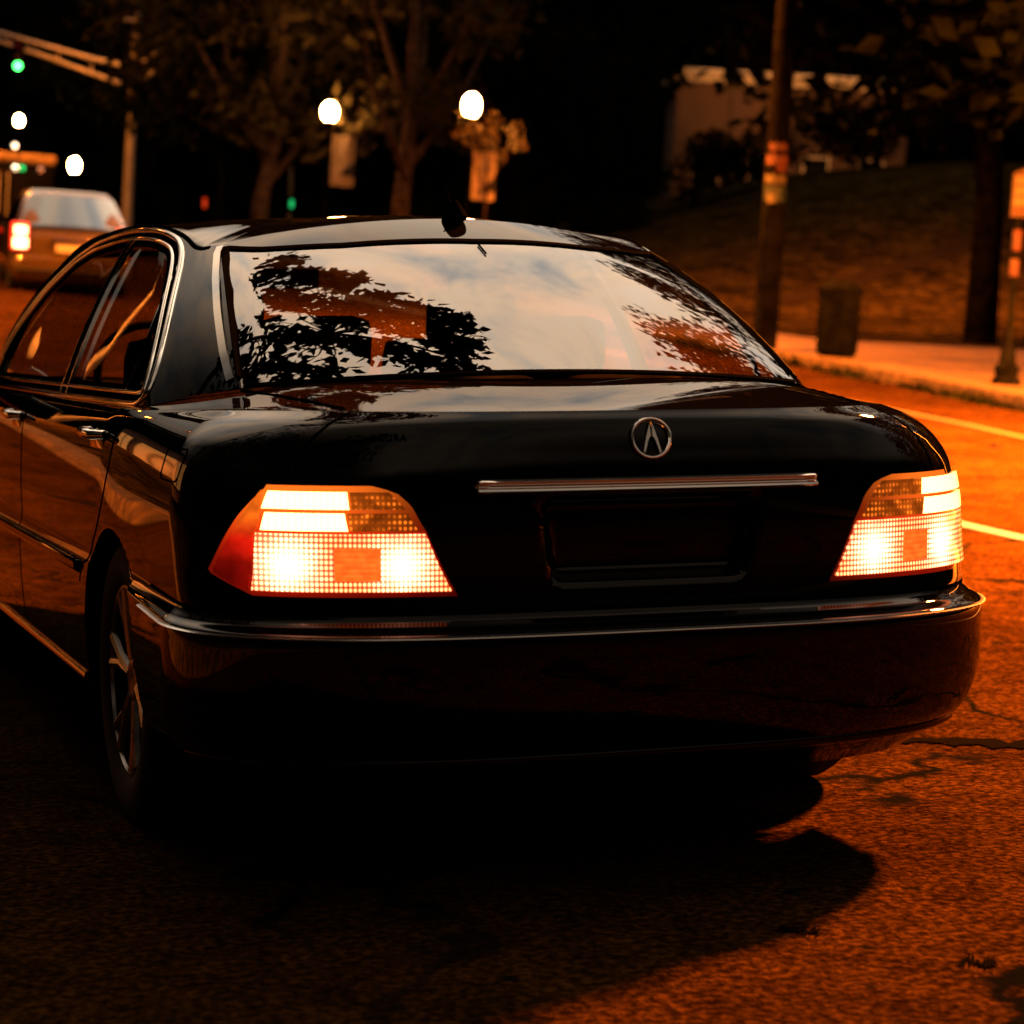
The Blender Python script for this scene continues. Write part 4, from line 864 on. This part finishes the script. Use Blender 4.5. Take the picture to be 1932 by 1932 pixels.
# globe lamp posts with banners
gm = mat('lit_globe', (1, .8, .6), .3, emis=(1, .42, .14), es=320)
bm_ = mat('banner_cloth', (.60, .42, .22), .9, var=(1.5, .3)); bm2 = mat('banner_print', (.03, .03, .03), .9)
def globe_post(x, y, zc, label, banner=None, rr=.19, h0=None, cool=False):
    gz = Hf(x, y) + .13; r_ = thing('lamp_post', label, 'lamp post', (x, y, gz), lean(), 'globe lamp posts along the pavement'); h = zc - gz
    p_ = MB(); p_.lathe([(.20, 0), (.20, .12), (.15, .18), (.13, .55), (.085, .65), (.06, .8), (.05, h - .45), (.09, h - .38), (.06, h - .33), (.11, h - .26), (.12, h - .20), (0, h - .20)], 18); p_.build('pole', M['pole'], r_, angle=50)
    g_ = MB(); g_.lathe([(0, h - .22), (rr * .55, h - .20), (rr * .85, h - .13), (rr, h), (rr * .97, h + .08), (rr * .80, h + .17), (rr * .45, h + .235), (0, h + .25)], 24); g_.build('globe', gm, r_, angle=70)
    if banner:
        w_, bh, bz = banner; b_ = MB()
        for z_ in (bz + bh / 2, bz - bh / 2): b_ = MB(); b_.tube([(0, 0, z_), (w_ + .12, 0, z_)], .015, 6); b_.build('banner_arm', M['pole'], r_)
        n_ = 8; V = [((.1 + w_ * i / n_), .03 * math.sin(i * .9), bz - bh / 2 + bh * j) for i in range(n_ + 1) for j in (0, 1)]; b2 = MB(); b2.add(V, [(2 * i, 2 * i + 2, 2 * i + 3, 2 * i + 1) for i in range(n_)]); V2 = [(a, b + .012, c) for a, b, c in V]; b2.add(V2, [(2 * i + 1, 2 * i + 3, 2 * i + 2, 2 * i) for i in range(n_)])
        bo = b2.build('banner', bm_, r_)
        em_ = MB(); em_.add([(.1 + w_ * .35, -.035, bz - bh * .28), (.1 + w_ * .98, -.035, bz - bh * .30), (.1 + w_ * .98, -.035, bz - bh * .02), (.1 + w_ * .55, -.035, bz - bh * .16)], [(0, 1, 2, 3)]); em_.build('banner_print', bm2, bo)
    return r_
globe_post(13.33, 51.8, 6.50, 'globe lamp post with a pale banner left of the forked trunk', (.60, 1.25, 2.55)); globe_post(13.26, 40.8, 5.66, 'nearest globe lamp post with a banner and lit leaves under its globe', (.50, 1.00, 2.35), .17)
globe_post(13.3, 106.1, 10.86, 'small far globe lamp post under the traffic signal arm', None, .17)
globe_post(10.3, 71.1, 6.4, 'greenish white lamp post lantern right of the box truck', None, .16)
# leaves under the nearest globe, its light also put into their pale colour
lb2 = MB(); rn = random.Random(21)
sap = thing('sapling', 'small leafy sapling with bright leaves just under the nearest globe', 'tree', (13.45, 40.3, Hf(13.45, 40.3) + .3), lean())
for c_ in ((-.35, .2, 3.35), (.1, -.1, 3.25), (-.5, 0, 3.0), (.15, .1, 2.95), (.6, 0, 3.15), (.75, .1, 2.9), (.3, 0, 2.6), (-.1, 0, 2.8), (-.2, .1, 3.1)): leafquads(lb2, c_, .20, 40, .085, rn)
lb2.build('crown', mat('lamplit_leaf', (.34, .22, .07), .6, spec=.05), sap, False, None); s3 = MB(); s3.tube([(0, 0, -.2), (.1, .1, 1.8), (.0, 0, 3.3)], [.04, .03, .01], 7); s3.tube([(.1, .1, 1.8), (.6, 0, 3.1)], [.02, .008], 6); s3.tube([(.1, .1, 1.8), (-.5, 0, 3.0)], [.02, .008], 6); s3.build('trunk', M['bark'], sap)  # leaf colour raised to carry the globe's light
# ---- traffic signal mast
def tow(r_, z): return None
gz = Hf(13.6, 79.5); tm = thing('traffic_signal', 'pale steel traffic signal mast with a double arm over the road and a green light', 'traffic signal', (13.6, 79.5, gz), lean())
mp_ = MB(); mp_.tube([(0, 0, -.2), (0, 0, 4), (0, 0, 10.5)], [.19, .16, .11], 14); mp_.build('pole', M['steel'], tm)
yw_ = -YAW
ax_ = Vector((math.cos(YAW), -math.sin(YAW), 0))
def arm(pts, rad, nm): b_ = MB(); b_.tube([ax_ * a + Vector((0, 0, z)) for a, z in pts], rad, 10); return b_.build(nm, M['steel'], tm)
arm([(0, 5.9), (-1.4, 6.1), (-5.6, 7.0)], [.085, .08, .06], 'arm'); arm([(0, 5.15), (-3.0, 6.05), (-5.6, 6.75)], [.075, .07, .05], 'arm'); arm([(0, 5.15), (1.35, 6.4)], [.07, .05], 'arm'); arm([(0, 5.9), (.75, 6.45)], [.06, .04], 'arm')
for a, z0, z1 in ((-1.5, 5.6, 6.1), (-2.7, 5.95, 6.4)): arm([(a, z0), (a, z1)], [.03, .03], 'brace')
arm([(0, 7.55), (-1.35, 7.6)], [.05, .04], 'bracket')
hd_ = MB(); c_ = ax_ * -4.05 + Vector((-.08, -.2, 6.05)); hd_.box(c_, (.36, .24, 1.15), Matrix.Rotation(-YAW, 3, 'Z'), .04); ho = hd_.build('signal_head', M['pole'], tm)
fwdv = Vector((-_sy, -_cy, 0))
for k, (cn_, cc_, es_) in enumerate((('green_lens', (.06, 1, .13), 15), ('amber_lens', (.05, .03, .0), 0), ('red_lens', (.05, .0, .0), 0))):
    l_ = MB(); Mx = Matrix.Rotation(-YAW, 3, 'Z') @ Matrix.Rotation(R(90), 3, 'X'); l_.lathe([(.125, 0), (.11, .03), (.06, .05), (0, .055)], 20, Mx, c_ + fwdv * .125 + Vector((0, 0, -.37 + .37 * k))); l_.build(cn_, mat(cn_, cc_, .3, emis=cc_ if es_ else None, es=es_), ho)
    v_ = MB(); v_.lathe([(.15, 0), (.15, .16)], 20, Mx, c_ + fwdv * .125 + Vector((0, 0, -.37 + .37 * k))); v_.build('visor', M['pole'], ho)
for (x, y, z, cc_, nm, lb_) in ((13.12, 64.8, 4.95, (1, .06, .01), 'red', 'slim post carrying a small red pedestrian light'), (15.2, 62.6, 4.85, (.02, 1, .25), 'green', 'slim lit post carrying a small green light left of the left banner')):
    r_ = thing('pedestrian_signal', lb_, 'signal', (x, y, Hf(x, y)), lean()); p_ = MB(); zz = z - Hf(x, y); p_.tube([(0, 0, -.1), (.0, 0, zz + (1.1 if nm == 'green' else .5))], .05, 10); p_.build('post', M['steel'] if nm == 'green' else M['pole'], r_)
    b_ = MB(); b_.box((0, -.12, zz), (.30, .16, .46), None, .03); b_.build('signal_head', M['pole'], r_); e_ = MB(); e_.box((0, -.205, zz), (.10, .02, .28 if nm == 'red' else .22), None, .008); e_.build('signal_lens', mat(nm + '_signal_lens', cc_, .4, emis=cc_, es=.7), r_)
# ---- utility pole with stickers, bin, sign post
x, y = 12.71, 25.68; gz = Hf(x, y) + .15; up_ = thing('utility_pole', 'dark wooden utility pole plastered with torn bright stickers beside the litter bin', 'utility pole', (x, y, gz), lean())
b_ = MB(); b_.tube([(0, 0, -.2), (0, 0, 3), (0, 0, 11.5)], [.175, .16, .115], 16); b_.build('pole', M['wood'], up_)
b_ = MB(); b_.box((-.13, -.12, 1.45), (.16, .16, 1.15), Matrix.Rotation(-YAW, 3, 'Z'), .02); b_.tube([(-.17, -.1, 0), (-.17, -.1, 1.0)], .04, 8); b_.build('control_box', M['pole'], up_)
def wrap(z0, z1, a0, a1, m, nm='sticker', rr=.172):
    n_ = 10; V = []
    for i in range(n_ + 1):
        th = a0 + (a1 - a0) * i / n_
        for z_ in (z0 + .02 * math.sin(i * 2.1), z1 + .02 * math.cos(i * 1.7)): V.append((rr * math.cos(th), rr * math.sin(th), z_))
    q = MB(); q.add(V, [(2 * i, 2 * i + 2, 2 * i + 3, 2 * i + 1) for i in range(n_)]); q.build(nm, m, up_)
fa = math.atan2(-_cy, -_sy); so_ = mat('orange_sticker', (.06, .012, .006), .8, var=(14, .4)); sy2 = mat('yellow_sticker', (.06, .045, .022), .8, var=(14, .3)); sw2 = mat('white_sticker', (.09, .07, .04), .8, var=(10, .2)); sgm = mat('green_sticker', (.004, .012, .008), .6)
wrap(2.30, 2.42, fa - 1.1, fa + .9, sy2); wrap(2.56, 2.70, fa - 1.1, fa + 1.0, so_); wrap(2.47, 2.55, fa - .1, fa + 1.0, so_); wrap(2.76, 2.86, fa - .8, fa + .8, so_); wrap(2.05, 2.27, fa - 1.1, fa + 1.1, sgm); wrap(1.88, 2.16, fa - .7, fa - .05, sw2, rr=.178)
x, y = 12.72, 24.4; bn_o = thing('litter_bin', 'dark cylindrical litter bin standing by the utility pole', 'litter bin', (x + .35, y - .2, Hf(x + .35, y - .2) + .15), lean())
b_ = MB(); b_.lathe([(0, .0), (.24, .0), (.25, .03), (.285, .86), (.30, .87), (.30, .93), (.285, .94), (.27, .97), (.16, 1.02), (.14, 1.02), (.14, .9), (0, .9)], 28); b_.build('body', M['pole'], bn_o, angle=40)
s_ = MB()
for i in range(28): th = 2 * math.pi * i / 28; s_.box((.275 * math.cos(th), .275 * math.sin(th), .45), (.012, .03, .80), Matrix.Rotation(th, 3, 'Z'))
s_.build('slat_cage', M['pole'], bn_o)
x, y = 12.87, 19.57; gz = Hf(x, y) + .15; sg = thing('sign_post', 'ornate black post with an arched lined notice panel at the right edge', 'sign', (x, y, gz), lean())
b_ = MB(); b_.lathe([(0, 0), (.17, 0), (.17, .06), (.13, .09), (.14, .16), (.15, .20), (.10, .24), (.085, .42), (.05, .47), (.035, .52), (.032, 1.95), (0, 1.95)], 20); b_.build('post', M['pole'], sg, angle=40)
pn = MB(); pv = [(-.10, 1.95), (.75, 1.95), (.75, 2.45), (.62, 2.52), (.33, 2.60), (.04, 2.52), (-.10, 2.45)]
pa = Vector((_cy, -_sy, 0)); fv = fwdv
V = [pa * a + Vector((0, 0, z)) + fv * .05 for a, z in pv] + [pa * a + Vector((0, 0, z)) + fv * .01 for a, z in pv]; n_ = len(pv)
pn.add(V, [tuple(range(n_)), tuple(range(2 * n_ - 1, n_ - 1, -1))] + [(i, i + n_, (i + 1) % n_ + n_, (i + 1) % n_) for i in range(n_)]); po = pn.build('panel', mat('panel_back', (.03, .012, .006), .9, var=(9, .5)), sg, False)
bl_ = MB()
for z0, z1 in ((2.33, 2.42), (2.205, 2.295), (2.08, 2.175)): bl_.add([pa * a + Vector((0, 0, z)) + fv * .056 for a, z in ((-.08, z0), (.73, z0), (.73, z1), (-.08, z1))], [(0, 1, 2, 3)])
bl_.build('text_band', mat('cream_text_band', (.07, .055, .026), .9, var=(30, .25)), po, False)
b_ = MB(); b_.box((0, 0, 1.68), (.09, .09, .24), Matrix.Rotation(-YAW, 3, 'Z'), .01); b_.box((-.01, 0, 1.36), (.10, .08, .20), Matrix.Rotation(-YAW, 3, 'Z'), .01); b_.build('sticker', mat('red_sticker', (.035, .006, .003), .9, var=(20, .5)), sg)
# ================================================================== lit building beyond the lawn
wallm = mat('rendered_wall', (.13, .07, .04), .9, var=(.5, .3)); cor = mat('pale_cornice', (.85, .66, .44), .7, var=(1, .2)); wing = mat('dark_window', (.01, .01, .01), .2)
x, y = 40.0, 80.0; gz = Hf(x, y) - 1.1; bd = thing('building', 'low flat roofed building with a lit pale cornice beyond the lawn', 'building', (x, y, gz - .3), lean(-YAW))
W2 = 4.6; Hh = 5.3
b_ = MB(); b_.box((0, 3, Hh / 2), (2 * W2, 6, Hh)); b_.build('wall', wallm, bd, False)
b_ = MB(); b_.box((0, 3, Hh + .16), (2 * W2 + .5, 6.5, .30), None, .05); b_.box((0, 3, Hh - .10), (2 * W2 + .25, 6.25, .18)); b_.build('cornice', cor, bd)
b_ = MB()
for i in range(5): b_.box((-W2 + .25 + i * (2 * W2 - .5) / 4, -.07, Hh / 2 - .2), (.5, .16, Hh - .4), None, .01)
b_.build('pilaster', wallm, bd)
for i in range(4):
    cx_ = -W2 + .25 + (i + .5) * (2 * W2 - .5) / 4; f_ = MB(); f_.box((cx_, -.03, 1.5), (1.1, .08, 1.9)); wo_ = f_.build('window', cor, bd); g_ = MB(); g_.box((cx_, -.08, 1.5), (.92, .03, 1.7)); g_.build('pane', wing, wo_)
bl1 = bpy.data.lights.new('added_wall_light', 'SPOT'); bl1.energy = 1500; bl1.color = (1, .38, .10); bl1.spot_size = R(95); bl1.spot_blend = .8; bl1.shadow_soft_size = .15  # unseen light added to brighten the cornice and wall
bo_ = bpy.data.objects.new('added_wall_light', bl1); COL.objects.link(bo_); bo_.parent = bd; bo_.location = (-1.0, -7.5, 6.5); bo_.rotation_euler = (R(72), 0, R(-10))
# ================================================================== unseen shop front added on the left to glow in the flank and trim
x, y = -9.2, 25.0; gz = Hf(x, y) - .3; sf = thing('added_shop', 'unseen long low brick shop building added left of the street, its warm windows brightening the car trim', 'building', (x, y, gz))
b_ = MB(); b_.box((-4, 0, 2.6), (8, 26, 5.2)); b_.build('wall', mat('brick_wall', (.10, .045, .02), .9, var=(2, .4)), sf, False)
b_ = MB(); b_.box((-4, 0, 5.32), (8.4, 26.4, .24), None, .04); b_.build('cornice', M['concrete'], sf)
wl_ = mat('added_window_glow', (.5, .3, .1), .3, emis=(1, .36, .08), es=.9)  # glowing panes added for their reflection in the chrome window frames
for i in range(5):
    yy = -10.4 + i * 5.2; b_ = MB()
    for (cy2, cz2, sy_2, sz_2) in ((yy, 3.86, 4.1, .12), (yy, .74, 4.1, .12), (yy - 2.0, 2.3, .12, 3.0), (yy + 2.0, 2.3, .12, 3.0), (yy, 2.3, .07, 3.0)): b_.box((.05, cy2, cz2), (.12, sy_2, sz_2))
    f_ = b_.build('window', M['plastic'], sf, False); g_ = MB(); g_.box((.02, yy, 2.3), (.06, 3.88, 3.0)); g_.build('pane', wl_, f_, False)
# ================================================================== vehicles ahead
def loftbox(rows, n_arc=5):
    """rows: (z, half width, y back, y front, corner radius) stacked rounded rectangles"""
    V = []; Fc = []; cnt = None
    for (z, hw, y0, y1, cr) in rows:
        ring_ = []
        for (cx_, cy_, a0) in ((hw - cr, y0 + cr, -90), (hw - cr, y1 - cr, 0), (-hw + cr, y1 - cr, 90), (-hw + cr, y0 + cr, 180)):
            for i in range(n_arc + 1): a = R(a0 + 90 * i / n_arc); ring_.append((cx_ + cr * math.cos(a), cy_ + cr * math.sin(a), z))
        cnt = len(ring_); V += ring_
    for k in range(len(rows) - 1):
        for i in range(cnt): j = (i + 1) % cnt; Fc.append((k * cnt + i, k * cnt + j, (k + 1) * cnt + j, (k + 1) * cnt + i))
    Fc.append(tuple(range(cnt))[::-1]); Fc.append(tuple((len(rows) - 1) * cnt + i for i in range(cnt))); return V, Fc
def wheels(root, xs_w, ys_w, r_, w_=.2):
    for yy in ys_w:
        for sx_ in (-1, 1):
            t_ = MB(); t_.lathe([(r_ * .6, -w_ / 2), (r_ * .95, -w_ / 2), (r_, -w_ * .3), (r_, w_ * .3), (r_ * .95, w_ / 2), (r_ * .6, w_ / 2), (r_ * .55, w_ * .3), (0, w_ * .25)], 28, Matrix.Rotation(R(90) * sx_, 3, 'Y'), (sx_ * xs_w, yy, r_)); t_.build('wheel', M['rubber'], root)
M['gold'] = mat('champagne_car_paint', (.085, .055, .02), .25, .4, 1., var=(.8, .1))
x, y = 3.90, 31.6; gz = Hf(x, y) - .05; suv = thing('estate_car', 'champagne coloured hatchback estate with brake lights on waiting ahead of the saloon', 'car', (x, y, gz), lean(-R(4)))
# slopes with the road
suv.rotation_euler = (Matrix.Rotation(R(4.5), 4, 'Z').inverted() @ lean().to_matrix().to_4x4() @ Matrix.Rotation(R(2.4), 4, 'X')).to_euler()
V, Fc = loftbox([(.22, .80, .10, 4.5, .15), (.30, .88, .03, 4.6, .2), (.45, .92, .0, 4.65, .22), (.58, .92, .0, 4.65, .22), (.62, .90, .05, 4.6, .2), (.80, .91, .05, 4.55, .2), (.95, .90, .06, 4.4, .2), (1.03, .87, .10, 4.2, .2)]); b_ = MB(); b_.add(V, Fc); b_.build('body', M['gold'], suv, angle=50)
V, Fc = loftbox([(1.02, .85, .10, 3.6, .2), (1.15, .82, .20, 3.35, .2), (1.40, .74, .50, 2.95, .22), (1.52, .68, .68, 2.7, .25), (1.60, .60, .80, 2.5, .25), (1.62, .50, .95, 2.4, .25)]); b_ = MB(); b_.add(V, Fc); b_.build('cabin', M['gold'], suv, angle=60)
def quadgrid(c4, n_=8, m_=6, bulge=0., nrm=(0, -1, 0)):
    c4 = [Vector(c) for c in c4]; V = []
    for i in range(n_ + 1):
        for j in range(m_ + 1):
            u, v = i / n_, j / m_; p = c4[0] * (1 - u) * (1 - v) + c4[1] * u * (1 - v) + c4[2] * u * v + c4[3] * (1 - u) * v; p += Vector(nrm) * bulge * (4 * u * (1 - u)) ** .7 * 1.; V.append(p)
    return V, gridfaces(n_ + 1, m_ + 1)
V, Fc = quadgrid([(-.80, .16, 1.06), (.80, .16, 1.06), (.64, .66, 1.52), (-.64, .66, 1.52)], 10, 6, .06, (0, -.8, .5)); b_ = MB(); b_.add(V, Fc); b_.build('rear_window', M['vglass'], suv)
for sx_ in (-1, 1):
    V, Fc = quadgrid([(sx_ * .872, .45, 1.06), (sx_ * .872, 3.1, 1.06), (sx_ * .725, 2.8, 1.46), (sx_ * .745, .75, 1.46)], 8, 4, .03, (sx_, 0, 0)); b_ = MB(); b_.add(V, Fc); b_.build('side_window', M['vglass'], suv, angle=None)
    b_ = MB(); b_.box((sx_ * .78, .045, .80), (.22, .10, .17), None, .03); b_.box((sx_ * .78, .045, .99), (.20, .10, .14), None, .03); tl_ = b_.build('tail_lamp', mat('brake_lens_lit', (.6, .05, .02), .3, emis=(1, .30, .12), es=14), suv)
    b_ = MB(); b_.box((sx_ * .79, .055, .895), (.27, .09, .42), None, .03); b_.build('lamp_housing', mat('red_lens_rim', (.4, .02, .01), .3, emis=(1, .04, .01), es=.8), suv)
b_ = MB(); b_.box((0, .12, 1.045), (1.5, .10, .06), None, .02); b_.build('window_sill', M['plastic'], suv)
b_ = MB(); b_.box((0, .02, .86), (.60, .05, .06), None, .012); b_.build('chrome_garnish', M['chrome'], suv)
b_ = MB(); b_.box((0, .035, .76), (.50, .03, .15), None, .01); b_.build('licence_plate', mat('plate', (.5, .45, .35), .5), suv)
b_ = MB(); b_.box((0, .0, .40), (1.72, .06, .05), None, .015); b_.build('bumper_groove', M['plastic'], suv)
b_ = MB(); b_.box((0, 2.2, .2), (1.5, 4., .12)); b_.build('underbody', M['under'], suv)
wheels(suv, .80, (.85, 3.65), .32)
x, y = 5.35, 50.5; gz = Hf(x, y); tk_ = thing('box_truck', 'dark box truck with a lit roof band ahead of the estate car', 'truck', (x, y, gz), suv.rotation_euler.copy())
dk = mat('dark_truck_paint', (.004, .004, .004), .9, spec=.02); ban = mat('pale_roof_band', (.20, .14, .07), .7, var=(2.5, .7), spec=.05)
b_ = MB(); b_.box((0, 3.4, 1.25), (2.35, 6.6, 1.5), None, .05); b_.box((0, 4.0, .50), (2.1, 7.4, .25)); b_.build('body', dk, tk_)
b_ = MB(); b_.box((0, 3.4, 2.12), (2.36, 6.62, .24), None, .08); b_.build('roof_band', ban, tk_)
for sx_ in (-1, 1):
    b_ = MB(); b_.box((sx_ * .58, .08, 1.25), (1.05, .05, 1.3), None, .01); d_ = b_.build('rear_door', dk, tk_); b_ = MB(); b_.tube([(sx_ * .1, .03, .8), (sx_ * .1, .03, 1.8)], .018, 8); b_.build('handle', M['steel'], d_)
    b_ = MB(); b_.box((sx_ * .95, .02, .62), (.2, .06, .1), None, .02); b_.build('tail_lamp', mat('truck_lens', (.3, .01, .01), .3), tk_)
for xx, cc_, es_ in ((.25, (1, .8, .55), 5), (.40, (.02, 1, .3), 1.2), (.82, (1, .5, .25), .7), (.22, (1, .85, .6), 3)):
    b_ = MB(); b_.lathe([(0, -.05), (.05, -.03), (.06, 0)], 14, Matrix.Rotation(R(90), 3, 'X'), (xx, .03, 1.90 if xx != .22 else 2.40)); b_.build('marker_lamp', mat('marker_lens', cc_, .3, emis=cc_, es=es_), tk_)
b_ = MB(); V, Fc = loftbox([(.5, 1.0, 6.8, 8.6, .2), (1.3, 1.0, 6.8, 8.6, .2), (2.0, .92, 6.8, 8.1, .2)]); b_.add(V, Fc); b_.build('cab', dk, tk_)
wheels(tk_, .95, (1.5, 7.4), .42, .26)
